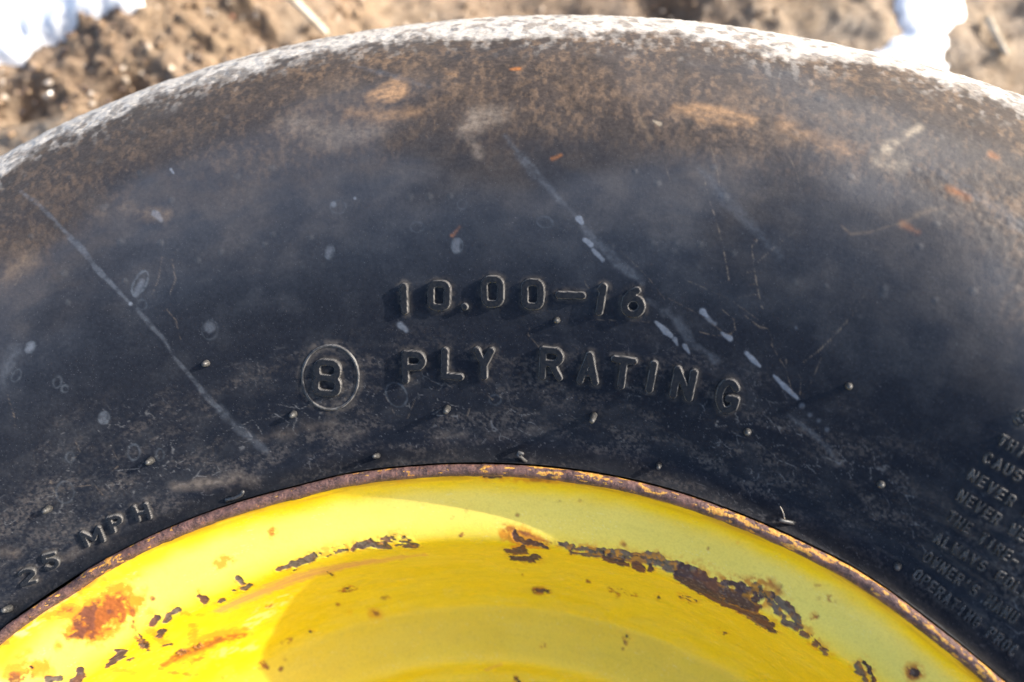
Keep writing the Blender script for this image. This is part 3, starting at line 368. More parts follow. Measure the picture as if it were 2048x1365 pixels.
RIM_MARKS = [('salmon', 0.9, 0.75, 0.8, 0.42, [(130.34, 37.5, 1.33), (126.0, 36.86, 2.01), (121.76, 36.15, 2.02), (117.82, 37.32, 1.36), (113.97, 39.24, 1.02), (109.45, 38.72, 0.68)]),
 ('salmon', 1.0, 0.5, 0.8, 0.38, [(137.0, 0.0, 1.21), (134.8, 0.0, 0.92), (132.9, 0.0, 0.62)]),
 ('orange', 1.6, 1, 1.8, 0.96, [(141.18, 11.56, 2.14), (138.98, 13.2, 7.11), (136.27, 12.16, 6.24), (134.76, 14.82, 1.89)]),
 ('rust', 1.0, 0.95, 1.6, 0.95, [(141.15, 12.57, 1.38), (139.44, 12.95, 4.32), (137.22, 13.21, 4.36), (135.74, 11.44, 1.88)]),
 ('orange', 0.8, 0.95, 0.8, 0.82, [(141.21, 3.12, 1.8), (139.89, 5.89, 3.04)]),
 ('rust', 0.7, 0.9, 0.8, 0.87, [(135.68, 11.61, 0.47), (135.98, 16.78, 0.78), (136.61, 22.09, 0.47), (137.42, 30.21, 0.48)]),
 ('brown', 0.1, 1, 0.3, 0.62, [(137.05, 27.88, 1.26), (137.54, 32.14, 1.28)]),
 ('line', 0.1, 1, 0.1, 0.77, [(136.31, 19.85, 0.25), (136.68, 25.91, 0.28), (138.12, 37.02, 0.29)]),
 ('orange', 1, 0.9, 1, 0.95, [(142.56, 13.12, 1.22)]),
 ('orange', 1, 0.8, 1, 0.91, [(144.56, 8.56, 1.35), (145.47, 8.09, 0.89)]),
 ('orange', 1.2, 0.9, 1.6, 0.94, [(146.96, 9.72, 2.07), (145.55, 12.91, 2.39), (144.45, 14.53, 1.51)]),
 ('rust', 0.8, 0.8, 1, 0.94, [(147.03, 11.99, 1.48), (146.11, 13.64, 1.19)]),
 ('line', 0.1, 1, 0.1, 0.94, [(145.46, 12.54, 0.6)]),
 ('grey', 0.1, 1, 0.4, 0.95, [(145.12, 18.71, 1.2), (144.31, 20.67, 0.91)]),
 ('brown', 0.1, 1, 0.6, 0.86, [(143.69, 25.17, 1.37), (142.86, 24.74, 1.22), (142.51, 22.73, 0.76)]),
 ('rust', 1, 0.5, 0.8, 0.7, [(145.46, 0.43, 0.87), (144.86, 1.95, 0.73)]),
 ('brown', 0.1, 1, 0.6, 0.67, [(138.98, 26.82, 1.56), (139.8, 28.78, 1.41), (140.6, 28.41, 1.09), (141.08, 29.27, 0.78)]),
 ('brown', 0.1, 1, 0.3, 0.6, [(139.67, 33.86, 0.64), (139.41, 34.46, 0.48)]),
 ('orange', 0.8, 0.8, 0.8, 0.78, [(140.49, 25.61, 1.24), (139.71, 25.73, 0.93)]),
 ('brown', 0.1, 1, 0.4, 0.93, [(135.06, 23.45, 0.94), (134.29, 22.7, 1.1), (134.37, 21.7, 0.63)]),
 ('grey', 0.1, 1, 0.4, 0.83, [(133.97, 25.81, 1.11), (133.24, 23.96, 0.95), (132.39, 23.5, 1.11)]),
 ('brown', 0.1, 1, 0.4, 0.59, [(135.07, 29.25, 1.12), (135.99, 32.05, 0.96)]),
 ('brown', 0.1, 1, 0.3, 0.58, [(136.9, 40.3, 0.66), (136.6, 42.23, 0.66)]),
 ('orange', 0.8, 0.6, 0.8, 0.98, [(134.57, 19.91, 1.26)]),
 ('brown', 0.1, 1, 0.5, 0.78, [(130.13, 22.77, 0.8), (129.86, 25.06, 1.45), (130.18, 26.89, 0.81)]),
 ('grey', 0.1, 1, 0.3, 0.83, [(126.15, 22.85, 0.97), (126.15, 25.2, 0.97)]),
 ('grey', 0.1, 1, 0.3, 0.56, [(126.49, 28.72, 0.82), (125.61, 27.57, 0.65)]),
 ('grey', 0.1, 1, 0.3, 0.55, [(129.23, 30.54, 0.82), (128.6, 28.83, 0.49)]),
 ('grey', 0.1, 1, 0.2, 0.61, [(127.18, 27.25, 0.49)]),
 ('orange', 0.6, 0.6, 0.5, 0.98, [(129.87, 21.11, 0.8)]),
 ('orange', 0.7, 0.9, 1, 0.97, [(121.67, 11.86, 1.3), (121.85, 13.09, 0.97)]),
 ('rust', 0.6, 0.6, 0.5, 0.96, [(121.75, 12.13, 0.81)]),
 ('orange', 1.0, 0.85, 1.6, 1.0, [(127.35, 16.0, 1.45), (126.12, 15.75, 1.29), (126.73, 14.84, 0.96)]),
 ('orange', 0.8, 0.8, 1, 0.58, [(133.28, 37.22, 0.82), (135.4, 50.42, 2.04), (133.18, 54.3, 1.73), (131.12, 59.33, 1.06)]),
 ('orange', 1.4, 1, 1.2, 0.61, [(139.87, 51.3, 1.34), (137.35, 54.3, 2.74), (134.4, 57.64, 2.09), (131.66, 62.45, 1.42)]),
 ('rust', 0.8, 0.85, 1.2, 0.61, [(139.84, 51.71, 0.84), (137.34, 52.76, 1.36), (135.77, 55.4, 1.55), (133.84, 57.86, 1.22), (131.93, 62.26, 1.07)]),
 ('rust', 0.8, 0.7, 1, 0.63, [(138.48, 59.68, 0.69), (136.45, 61.89, 0.88)]),
 ('orange', 0.8, 0.7, 0.8, 0.69, [(138.97, 69.21, 1.06)]),
 ('orange', 0.8, 0.7, 0.8, 0.79, [(137.6, 77.98, 0.9)]),
 ('orange', 0.7, 0.7, 0.8, 0.88, [(134.27, 8.02, 0.78), (133.6, 8.25, 0.47)]),
 ('orange', 0.8, 0.6, 0.8, 0.96, [(133.92, 12.81, 0.94)]),
 ('rust', 0.5, 0.8, 0.5, 0.98, [(133.76, 16.4, 0.79)]),
 ('rust', 0.5, 0.9, 0.4, 0.52, [(127.3, 51.62, 0.87), (126.88, 51.04, 0.7)]),
 ('orange', 0.8, 0.4, 0.6, 0.97, [(123.93, 13.05, 0.48)]),
 ('rust', 0.6, 1, 0.5, 0.52, [(120.0, 59.11, 0.9), (119.13, 58.28, 1.44), (118.73, 59.17, 1.08)]),
 ('line', 0.1, 0.9, 0.2, 0.52, [(119.3, 58.84, 0.72)]),
 ('rust', 0.5, 0.8, 0.3, 0.6, [(121.51, 68.05, 0.74)]),
 ('line', 0.1, 1, 0.2, 0.43, [(119.31, 39.39, 0.26), (119.34, 43.02, 0.52)]),
 ('rust', 0.6, 0.5, 0.6, 0.57, [(116.63, 71.48, 0.56), (115.86, 72.53, 0.56)]),
 ('orange', 1.4, 0.7, 1, 0.76, [(118.36, 79.67, 2.26)]),
 ('rust', 0.7, 0.7, 0.6, 0.76, [(118.23, 79.55, 1.13)]),
 ('rust', 0.6, 0.8, 0.5, 0.77, [(129.38, 78.03, 1.3), (128.56, 77.7, 0.74)]),
 ('rust', 0.4, 0.6, 0.4, 0.77, [(126.17, 78.63, 0.56)]),
 ('rust', 0.7, 0.9, 0.6, 0.9, [(133.03, 81.87, 1.48), (133.0, 84.2, 0.92)]),
 ('orange', 0.8, 0.6, 0.6, 0.9, [(133.59, 83.03, 1.29)]),
 ('rust', 0.5, 0.8, 0.4, 0.99, [(131.51, 87.37, 0.93)]),
 ('rust', 0.5, 0.4, 0.4, 0.97, [(130.53, 84.69, 0.74)]),
 ('line', 0.1, 1, 0.2, 0.52, [(121.53, 28.45, 0.16), (121.25, 27.79, 0.08)]),
 ('orange', 0.8, 0.35, 0.8, 0.67, [(120.92, 75.45, 0.93)]),
 ('grey', 0.1, 1, 0.35, 0.79, [(122.73, 24.79, 0.41), (121.59, 24.67, 0.98), (120.42, 25.0, 1.14), (119.28, 24.39, 1.31), (118.82, 23.63, 0.65)]),
 ('mix', 0.1, 1, 0.4, 0.85, [(118.56, 23.93, 0.98), (117.63, 23.67, 1.3), (116.65, 23.4, 1.14), (115.86, 23.51, 0.82)]),
 ('grey', 0.1, 1, 0.35, 0.77, [(115.35, 24.17, 0.82), (114.44, 23.45, 1.14), (113.5, 23.52, 1.14), (112.88, 24.6, 1.47), (112.14, 25.97, 1.31)]),
 ('mix', 0.1, 1, 0.4, 0.75, [(112.22, 23.93, 1.63), (111.04, 23.76, 1.95), (110.01, 25.73, 1.47)]),
 ('grey', 0.1, 1, 0.3, 0.47, [(110.5, 27.42, 0.82), (109.55, 27.38, 0.98)]),
 ('rust', 0.3, 0.8, 0.3, 0.88, [(105.22, 23.31, 0.48), (104.88, 22.41, 0.48)]),
 ('orange', 0.8, 1, 0.9, 0.68, [(101.09, 22.12, 1.9), (99.61, 23.44, 2.52), (97.81, 25.06, 1.57), (100.39, 28.94, 1.28)]),
 ('brown', 0.1, 1, 0.35, 0.69, [(100.38, 21.75, 0.79), (100.02, 23.99, 0.95), (99.16, 24.93, 0.79), (98.03, 25.48, 0.63), (97.5, 26.52, 0.63)]),
 ('rust', 0.5, 0.7, 0.6, 0.88, [(101.19, 20.33, 0.95), (98.95, 21.76, 0.63), (97.13, 24.15, 0.63)]),
 ('brown', 0.1, 1, 0.35, 0.3, [(101.32, 34.76, 0.98), (100.55, 34.65, 1.31), (99.62, 31.47, 1.29), (99.51, 34.7, 0.81)]),
 ('brown', 0.1, 1, 0.35, 0.3, [(101.23, 44.11, 0.67), (100.34, 43.9, 1.01), (99.24, 43.27, 1.17), (98.55, 38.13, 1.31)]),
 ('grey', 0.1, 1, 0.4, 0.76, [(96.29, 23.59, 0.62), (95.61, 23.91, 0.93), (95.07, 24.31, 0.77)]),
 ('grey', 0.1, 1, 0.5, 0.83, [(95.1, 25.03, 0.62), (94.22, 24.2, 0.77), (93.12, 23.59, 0.92), (92.01, 23.48, 1.07), (90.95, 22.59, 1.21), (89.87, 22.16, 1.05), (88.81, 21.52, 1.19), (87.77, 20.82, 1.33), (86.64, 21.27, 1.03), (85.91, 20.65, 0.88)]),
 ('grey', 0.1, 1, 0.5, 0.49, [(95.22, 26.98, 0.62), (94.18, 26.89, 0.78), (93.29, 25.9, 0.77), (92.4, 25.26, 0.77)]),
 ('grey', 0.1, 1, 0.5, 0.78, [(91.07, 24.97, 0.91), (89.78, 23.73, 0.9), (88.71, 23.16, 0.9), (87.67, 22.22, 1.04), (86.72, 23.14, 0.88), (86.08, 22.96, 0.73)]),
 ('mix', 0.1, 1, 0.4, 0.76, [(94.87, 25.57, 0.31), (92.66, 24.15, 0.46), (90.05, 22.89, 0.45), (87.09, 21.16, 0.44)]),
 ('brown', 0.1, 1, 0.5, 0.43, [(92.24, 26.18, 0.92), (91.47, 26.49, 1.22), (90.64, 27.37, 1.22), (90.11, 26.93, 0.91)]),
 ('brown', 0.1, 1, 0.5, 0.38, [(89.43, 26.87, 1.21), (88.82, 27.75, 1.21)]),
 ('brown', 0.1, 1, 0.3, 0.5, [(88.12, 25.97, 0.9)]),
 ('grey', 0.1, 1, 0.5, 0.89, [(85.76, 22.5, 1.46), (84.98, 21.38, 1.6), (84.12, 21.17, 1.45), (83.48, 21.55, 0.86), (83.22, 21.49, 0.57)]),
 ('brown', 0.1, 1, 0.6, 0.41, [(85.65, 23.88, 1.32), (84.68, 25.07, 1.9), (83.64, 25.96, 2.18), (82.46, 26.81, 2.6), (81.26, 28.0, 2.74), (80.16, 27.49, 2.71), (79.0, 27.91, 1.98), (77.93, 30.13, 1.7), (77.03, 31.73, 1.56), (76.3, 35.9, 1.14)]),
 ('brown', 0.1, 1, 0.6, 0.63, [(81.06, 24.74, 2.14), (79.74, 24.59, 2.11), (78.84, 24.67, 1.4)]),
 ('grey', 0.1, 0.85, 0.6, 0.3, [(79.7, 30.99, 0.72), (78.2, 32.86, 1.15), (76.91, 34.67, 1.14)]),
 ('brown', 0.1, 1, 0.6, 0.91, [(81.98, 20.86, 0.71), (81.32, 20.1, 0.99), (80.5, 19.7, 1.13), (79.64, 19.67, 0.98), (78.85, 19.04, 1.11), (78.28, 18.45, 1.11)]),
 ('brown', 0.1, 1, 0.2, 0.87, [(79.16, 21.52, 1.26)]),
 ('grey', 0.1, 1, 0.3, 0.92, [(79.67, 17.55, 0.98), (79.27, 17.31, 0.84)]),
 ('rust', 1.2, 0.75, 1.2, 0.91, [(82.21, 19.89, 0.57), (80.9, 18.05, 0.71), (78.71, 14.91, 0.83), (77.95, 15.95, 1.1)]),
 ('orange', 1.2, 0.6, 1, 0.91, [(81.99, 19.88, 0.85), (78.62, 15.59, 1.66), (77.86, 16.62, 1.1)]),
 ('mix', 0.1, 1, 0.3, 0.91, [(79.16, 18.27, 0.84), (78.3, 20.02, 0.69)]),
 ('grey', 0.1, 1, 0.5, 0.87, [(78.18, 20.29, 0.83), (77.52, 21.04, 0.96), (77.04, 22.37, 0.82)]),
 ('grey', 0.1, 1, 0.5, 0.88, [(77.73, 18.38, 0.83), (77.03, 18.82, 1.1), (76.24, 19.9, 1.09), (75.47, 21.37, 1.09), (75.02, 22.35, 0.68)]),
 ('grey', 0.1, 1, 0.5, 0.74, [(76.44, 23.3, 0.96), (75.83, 23.86, 1.09), (75.25, 23.56, 0.95)]),
 ('grey', 0.1, 1, 0.4, 0.66, [(74.71, 24.28, 0.95), (74.29, 24.42, 0.81)]),
 ('mix', 0.1, 1, 0.4, 0.67, [(74.23, 23.28, 0.67), (73.64, 24.27, 0.67), (72.98, 25.14, 0.4)]),
 ('grey', 0.1, 1, 0.3, 0.52, [(73.43, 25.85, 0.67), (73.15, 25.93, 0.54)]),
 ('grey', 0.1, 1, 0.3, 0.46, [(72.75, 26.18, 0.67), (72.18, 27.19, 0.67)]),
 ('line', 0.1, 1, 0.2, 0.68, [(74.42, 22.57, 0.13), (73.63, 23.73, 0.13), (72.93, 24.9, 0.16), (72.32, 25.4, 0.16)]),
 ('grey', 0.1, 1, 0.4, 0.58, [(69.95, 23.08, 0.52), (69.5, 24.95, 1.04), (68.96, 25.52, 0.65), (68.41, 28.07, 0.65)]),
 ('line', 0.1, 1, 0.3, 0.75, [(69.63, 21.64, 0.39), (69.09, 22.16, 0.51), (68.51, 23.41, 0.51), (68.07, 25.12, 0.38)]),
 ('orange', 1.2, 0.8, 0.8, 0.86, [(66.44, 15.33, 2.5)]),
 ('rust', 0.7, 1, 0.7, 0.86, [(66.44, 15.33, 1.87)]),
 ('line', 0.3, 1, 0.3, 0.86, [(66.39, 15.36, 1.12)]),
 ('rust', 0.4, 0.8, 0.4, 0.9, [(84.12, 13.24, 0.43)]),
 ('rust', 0.4, 0.5, 0.4, 0.76, [(75.62, 9.14, 0.4), (75.42, 8.79, 0.27)]),
 ('rust', 0.6, 0.7, 0.8, 0.82, [(74.22, 10.97, 0.8), (73.82, 10.86, 0.53)]),
 ('rust', 0.5, 0.5, 0.5, 0.85, [(75.02, 12.65, 0.4)]),
 ('rust', 0.3, 0.8, 0.2, 0.9, [(74.97, 17.27, 0.13), (74.34, 17.74, 0.27)]),
 ('rust', 0.3, 0.7, 0.2, 0.9, [(74.69, 18.89, 0.2), (74.32, 17.0, 0.27)]),
 ('orange', 0.8, 0.5, 0.5, 0.9, [(74.61, 17.66, 0.94)]),
 ('orange', 0.7, 0.6, 0.6, 0.96, [(90.91, 19.24, 0.9)]),
 ('rust', 0.5, 0.6, 0.4, 0.96, [(90.76, 19.58, 0.6)]),
 ('rust', 0.5, 0.5, 0.5, 0.87, [(96.67, 10.28, 0.46)]),
 ('rust', 0.5, 0.4, 0.6, 0.81, [(94.95, 8.93, 0.61)]),
 ('rust', 0.5, 0.5, 0.4, 0.99, [(100.13, 15.92, 0.63)]),
 ('rust', 0.5, 0.3, 0.4, 0.99, [(104.57, 15.14, 0.64)]),
 ('orange', 0.5, 0.5, 0.4, 0.7, [(82.16, 7.49, 0.42)]),
 ('rust', 0.5, 0.4, 0.5, 0.79, [(93.22, 8.78, 0.45)]),
 ('rust', 0.5, 0.6, 0.4, 1.01, [(105.83, 17.16, 0.64)]),
 ('rust', 0.6, 1, 0.5, 0.49, [(99.23, 71.97, 1.26), (98.45, 71.37, 1.44), (97.78, 71.16, 0.89)]),
 ('line', 0.2, 0.9, 0.2, 0.49, [(99.06, 71.48, 0.54), (98.01, 71.36, 0.72)]),
 ('rust', 0.5, 0.9, 0.6, 0.37, [(91.41, 59.59, 0.85), (90.65, 61.08, 1.18), (90.4, 62.81, 0.85)]),
 ('rust', 0.4, 0.9, 0.5, 0.37, [(90.05, 57.79, 0.5), (89.12, 59.58, 0.67), (88.12, 58.25, 0.33)]),
 ('rust', 0.4, 0.8, 0.4, 0.38, [(93.68, 57.36, 0.51), (93.42, 57.33, 0.34)]),
 ('line', 0.1, 1, 0.2, 0.32, [(86.46, 53.5, 0.49)]),
 ('mix', 0.1, 1, 0.4, 0.3, [(84.58, 44.28, 0.62), (83.82, 44.91, 0.93), (83.31, 43.42, 0.46)]),
 ('line', 0.1, 1, 0.2, 0.37, [(79.73, 60.85, 0.24), (79.2, 60.9, 0.32)]),
 ('rust', 0.6, 0.9, 0.6, 0.95, [(88.77, 85.37, 0.7), (88.35, 86.1, 1.23), (88.3, 88.15, 0.7)]),
 ('line', 0.2, 0.7, 0.2, 0.94, [(88.43, 85.8, 0.53)]),
 ('rust', 0.4, 0.6, 0.3, 0.97, [(88.55, 90.29, 0.53)]),
 ('rust', 0.4, 0.9, 0.4, 1.03, [(98.13, 95.42, 0.73), (97.97, 96.42, 0.55)]),
 ('orange', 0.7, 0.5, 0.5, 1.03, [(98.05, 95.92, 1.28)]),
 ('line', 0.1, 1, 0.2, 0.86, [(101.55, 112.14, 0.75)]),
 ('line', 0.1, 1, 0.2, 0.86, [(101.21, 113.35, 0.75)]),
 ('line', 0.1, 0.9, 0.2, 0.77, [(126.27, 78.45, 0.47)]),
 ('rust', 0.3, 0.8, 0.3, 0.41, [(100.49, 60.04, 0.35)]),
 ('rust', 0.3, 0.7, 0.3, 0.39, [(100.89, 55.07, 0.35)]),
 ('rust', 0.6, 0.5, 0.6, 0.54, [(99.06, 1.9, 0.31), (98.04, 1.18, 0.46), (97.04, 0.89, 0.45)]),
 ('orange', 0.8, 0.7, 0.8, 0.55, [(102.72, 2.04, 0.31), (99.47, 2.16, 0.77), (97.24, 1.35, 0.61), (95.44, 1.53, 0.3)]),
 ('line', 0.3, 0.8, 0.3, 0.57, [(102.69, 1.19, 0.47), (101.47, 1.14, 0.46)]),
 ('orange', 0.5, 0.5, 0.4, 0.6, [(109.83, 1.75, 0.63)]),
 ('salmon', 0.3, 0.35, 0.3, 0.64, [(105.7, 108.32, 0.57), (103.52, 104.84, 0.56)]),
 ('pale', 0.8, 0.38, 1, 0.55, [(130.37, 58.39, 2.47), (125.08, 49.64, 2.44)]),
 ('pale', 0.8, 0.3, 1, 0.64, [(135.8, 64.85, 1.77), (132.45, 70.29, 2.53)]),
 ('pale', 0.8, 0.4, 1, 0.4, [(143.7, 0.0, 1.47), (141.8, 0.0, 2.08), (138.6, 0.0, 1.51)]),
 ('orange', 1.2, 0.8, 1.5, 0.57, [(140.4, 0.0, 1.49), (138.18, 0.37, 1.21), (136.09, 1.63, 0.77)]),
 ('orange', 1, 0.8, 1.2, 0.68, [(135.57, 25.16, 1.26), (136.49, 38.17, 1.64)]),
 ('orange', 1, 0.75, 1.2, 0.62, [(141.25, 33.8, 1.58), (141.38, 47.69, 1.32)]),
 ('orange', 1, 0.6, 1.2, 0.92, [(146.26, 7.16, 2.36), (144.55, 17.38, 2.11)]),
 ('orange', 1, 0.7, 1, 0.66, [(131.67, 32.56, 0.82), (132.41, 25.0, 0.96)]),
 ('rust', 0.8, 0.7, 0.8, 0.66, [(139.92, 59.06, 1.03), (139.39, 66.73, 0.88)]),
 ('rust', 0.7, 0.7, 0.8, 0.83, [(140.49, 4.23, 0.91), (139.78, 5.41, 0.91)]),
 ('salmon', 1, 0.5, 0.8, 0.93, [(133.59, 23.08, 0.95), (133.08, 10.71, 0.63)])]
HAIRS = [(116.89, 22.52, 1.8199999999999998, 0.1, 0, 1), (105.49, 17.85, 2.9899999999999998, 0, 0, 1.0), (94.72, 18.58, 5.2, 0, 0, 0.9), (84.29, 25.0, 1.4300000000000002, 0, 0, 1), (79.68, 47.37, 1.56, 0, 0, 0.95), (97.85, 46.05, 1.3, 0, 0, 0.95), (121.63, 45.01, 1.1700000000000002, 0.1, 0, 1), (128.06, 22.94, 2.8600000000000003, 0, 0.2, 1), (111.42, 4.14, 3.9000000000000004, 0, 0.2, 0.85), (89.46, 6.35, 2.6, 0, 0, 0.75), (75.38, 25.97, 1.04, 0, 0, 1), (71.7, 7.16, 1.1700000000000002, 0, -0.3, 1), (136.18, 24.42, 2.6, 0.1, 0.2, 1), (143.36, 4.02, 3.12, 0, 0.3, 1.1)]
BENT = [[(124.23, 1.02, -0.5), (124.09, 1.52, 0.6), (123.28, 0.69, 1.0), (122.72, 0.96, 1.5), (122.49, 1.54, 2.3)], [(99.49, 0.83, -0.3), (99.91, 1.68, 1.0), (100.13, 2.25, 2.4), (100.04, 3.51, 3.0), (99.79, 2.97, 2.6)], [(79.01, 3.75, -0.5), (79.28, 3.4, 0.8), (79.74, 2.7, 1.8), (80.04, 2.31, 2.2)]]
STRAW = [(79.69, 2.96, 0.2), (79.98, 5.1, 1.2), (80.24, 6.56, 2.0), (80.45, 7.51, 2.2)]
STAMPS = [('8', 137.09, 50.61), ('W', 135.59, 53.88)]
FURROWS = [([-0.407, -0.3842, -0.3602, -0.3409], [0.3642, 0.3735, 0.3797, 0.3883], 0.02, 0.01), ([-0.348, -0.3291, -0.3104], [0.5109, 0.5016, 0.4926], 0.014, 0.012), ([-0.0643, -0.0492, -0.0542], [0.5592, 0.5502, 0.5435], 0.016, 0.012)]
SNOWS = [([(-0.5473, 0.475), (-0.3554, 0.5036), (-0.3446, 0.4396), (-0.3657, 0.4257), (-0.3866, 0.4129), (-0.4027, 0.4005), (-0.4115, 0.3905), (-0.4265, 0.376), (-0.4613, 0.3562)], 0.022, 'white snow patch on the brown soil in the upper left corner'), ([(0.0773, 0.596), (0.1287, 0.6044), (0.1261, 0.5785), (0.1213, 0.5598), (0.1224, 0.5286), (0.0963, 0.5237), (0.0717, 0.535), (0.0758, 0.5464), (0.0907, 0.5634)], 0.009, 'white snow patch on the soil beyond the tyre, upper right'), ([(-0.0049, 0.5579), (0.0025, 0.5629), (0.0072, 0.5544), (0.0044, 0.5447), (-0.0034, 0.5451)], 0.003, 'small faint snow remnant on the soil at the top, right of the middle'), ([(0.0687, 0.5741), (0.0756, 0.5772), (0.0796, 0.5698), (0.0747, 0.5631), (0.0693, 0.5658)], 0.004, 'little lump of snow left of the larger upper right snow patch'), ([(0.1392, 0.5629), (0.1486, 0.5541), (0.1539, 0.531), (0.141, 0.5354), (0.1326, 0.5477)], 0.003, 'thin snow scrap at the far right beside the tyre edge')]
STALKS = [([(-0.3134, 0.5024, 0.014), (-0.3028, 0.4937, 0.022), (-0.2894, 0.4842, 0.024), (-0.2736, 0.4752, 0.024), (-0.2481, 0.4637, 0.022)], 0.0038, 'pale dry stalk sticking out of the soil left of the middle, touching the tyre edge'), ([(0.1394, 0.5861, 0.004), (0.1449, 0.5746, 0.005), (0.1523, 0.5582, 0.004)], 0.0026, 'pale dry stalk lying on the soil in the upper right corner')]
def brush(TH, SS, pts, rfun, jitter=0., jscale=1., seed=0, closed=False, ky=1.):
    """signed distance in mm from every grid node to a tapered polyline lying on the surface (9 where far away)"""
    out = np.full(TH.shape, 9.)
    P = np.array([(p[0], p[1], p[2]) for p in pts], float); rm = P[:, 2].max()+4.; P[:, 1] *= ky
    R = float(np.mean(rfun(P[:, 1]/ky)))*1000*math.pi/180
    m0 = (TH[:, 0] > P[:, 0].min()-rm/R) & (TH[:, 0] < P[:, 0].max()+rm/R); m1 = (SS[0]*ky > P[:, 1].min()-rm) & (SS[0]*ky < P[:, 1].max()+rm)
    if not m0.any() or not m1.any(): return out
    i0, i1 = np.flatnonzero(m0)[[0, -1]]; j0, j1 = np.flatnonzero(m1)[[0, -1]]
    sl = (slice(i0, i1+1), slice(j0, j1+1)); X = TH[sl]*R; Y = SS[sl]*ky
    D = np.full(X.shape, 9.)
    segs = list(zip(P[:-1], P[1:])) if len(P) > 1 else [(P[0], P[0])]
    if closed: segs.append((P[-1], P[0]))
    for a, b in segs:
        ax, ay, bx, by = a[0]*R, a[1], b[0]*R, b[1]; dx, dy = bx-ax, by-ay; L = dx*dx+dy*dy+1e-9
        t = np.clip(((X-ax)*dx+(Y-ay)*dy)/L, 0, 1); D = np.minimum(D, np.hypot(X-ax-t*dx, Y-ay-t*dy)-(a[2]+(b[2]-a[2])*t))
    if jitter: D = D+jitter*(fbm(X/jscale, Y/jscale, seed, 3)-.5)*2
    out[sl] = D
    return out
trf = lambda s: np.interp(s, ts, tr)
rrf = lambda s: np.interp(s, rs, rr)

# ------------------------------------------------------------------ stroke letters
def arc(cx, cy, rx, ry, a0, a1, n=9):
    return [(cx+rx*math.cos(math.radians(a0+(a1-a0)*k/n)), cy+ry*math.sin(math.radians(a0+(a1-a0)*k/n))) for k in range(n+1)]
def rrect(x0, y0, x1, y1, q):
    return arc(x1-q, y1-q, q, q, 0, 90, 4)+arc(x0+q, y1-q, q, q, 90, 180, 4)+arc(x0+q, y0+q, q, q, 180, 270, 4)+arc(x1-q, y0+q, q, q, 270, 360, 4)+[(x1, y1-q)]
# boxes are 0..w wide (w = aspect) and 0..1 high
def glyph(c, w):
    G = {
     '1': [[(w/2, 0), (w/2, 1)], [(w/2, 1), (w/2-.07, .88)]],
     '0': [rrect(0, 0, w, 1, .24)], 'O': [rrect(0, 0, w, 1, .26)],
     '.': [[(w/2, 0), (w/2+.01, 0)]], '-': [[(0, .5), (w, .5)]], "'": [[(w/2, 1), (w/2-.06, .74)]],
     '6': [arc(w/2, .34, w/2, .34, 0, 360, 18), [(0, .36), (.05*w, .6), (.3*w, .85), (.62*w, 1.0)]],
     '8': [rrect(.04*w, .5, .96*w, 1, .2), rrect(0, 0, w, .5, .2)],
     '2': [arc(w/2, .72, w/2, .28, 160, -30, 9)+[(0, 0), (w, 0)]],
     '5': [[(w*.92, 1), (.1*w, 1), (.04*w, .58)]+arc(w*.48, .33, w*.52, .33, 110, -150, 12)],
     'P': [[(0, 0), (0, 1), (.6*w, 1)]+arc(.6*w, .75, .4*w, .25, 90, -90, 8)+[(0, .5)]],
     'L': [[(0, 1), (0, 0), (w, 0)]], 'Y': [[(0, 1), (w/2, .45), (w/2, 0)], [(w, 1), (w/2, .45)]],
     'R': [[(0, 0), (0, 1), (.6*w, 1)]+arc(.6*w, .76, .4*w, .24, 90, -90, 8)+[(0, .52)], [(.5*w, .52), (w, 0)]],
     'A': [[(0, 0), (w/2, 1), (w, 0)], [(.17*w, .32), (.83*w, .32)]],
     'T': [[(w/2, 0), (w/2, 1)], [(0, 1), (w, 1)]], 'I': [[(w/2, 0), (w/2, 1)]],
     'N': [[(0, 0), (0, 1), (w, 0), (w, 1)]], 'M': [[(0, 0), (0, 1), (w/2, .3), (w, 1), (w, 0)]],
     'H': [[(0, 0), (0, 1)], [(w, 0), (w, 1)], [(0, .5), (w, .5)]],
     'G': [arc(w/2, .5, w/2, .5, 38, 90, 4)+arc(w/2, .5, w/2, .5, 95, 300, 13)+[(.92*w, .14), (w, .42), (.55*w, .42)]],
     'C': [arc(w/2, .5, w/2, .5, 45, 315, 16)],
     'S': [arc(w/2, .75, w/2, .25, 25, 250, 9)+arc(w/2, .25, w/2, .25, 70, -155, 9)],
     'U': [[(0, 1), (0, .3)]+arc(w/2, .3, w/2, .3, 180, 360, 8)+[(w, 1)]],
     'E': [[(w, 1), (0, 1), (0, 0), (w, 0)], [(0, .5), (.8*w, .5)]], 'F': [[(w, 1), (0, 1), (0, 0)], [(0, .5), (.8*w, .5)]],
     'V': [[(0, 1), (w/2, 0), (w, 1)]], 'W': [[(0, 1), (.25*w, 0), (w/2, .7), (.75*w, 0), (w, 1)]],
     'D': [[(0, 0), (0, 1), (.5*w, 1)]+arc(.5*w, .5, .5*w, .5, 90, -90, 10)+[(0, 0)]],
     'X': [[(0, 0), (w, 1)], [(0, 1), (w, 0)]],
    }
    return G[c]
def letter_strokes(c, thb, sb, tht, st, w, hw):
    """strokes of one character as (theta, s) points on the sidewall; w = outer width in mm, hw = stroke half width in mm"""
    R = float(trf((sb+st)/2))*1000*math.pi/180
    ux, uy = (tht-thb)*R, st-sb; H = math.hypot(ux, uy); ux /= H; uy /= H
    rx, ry = -uy, ux                      # to the reader's right = falling angle
    h = H-2*hw; ww = max(w-2*hw, .01)
    res = []
    for st_ in glyph(c, ww/h):
        res.append([(thb+((gx*h-ww/2)*rx+(gy*h+hw)*ux)/R, sb+(gx*h-ww/2)*ry+(gy*h+hw)*uy) for gx, gy in st_])
    return res
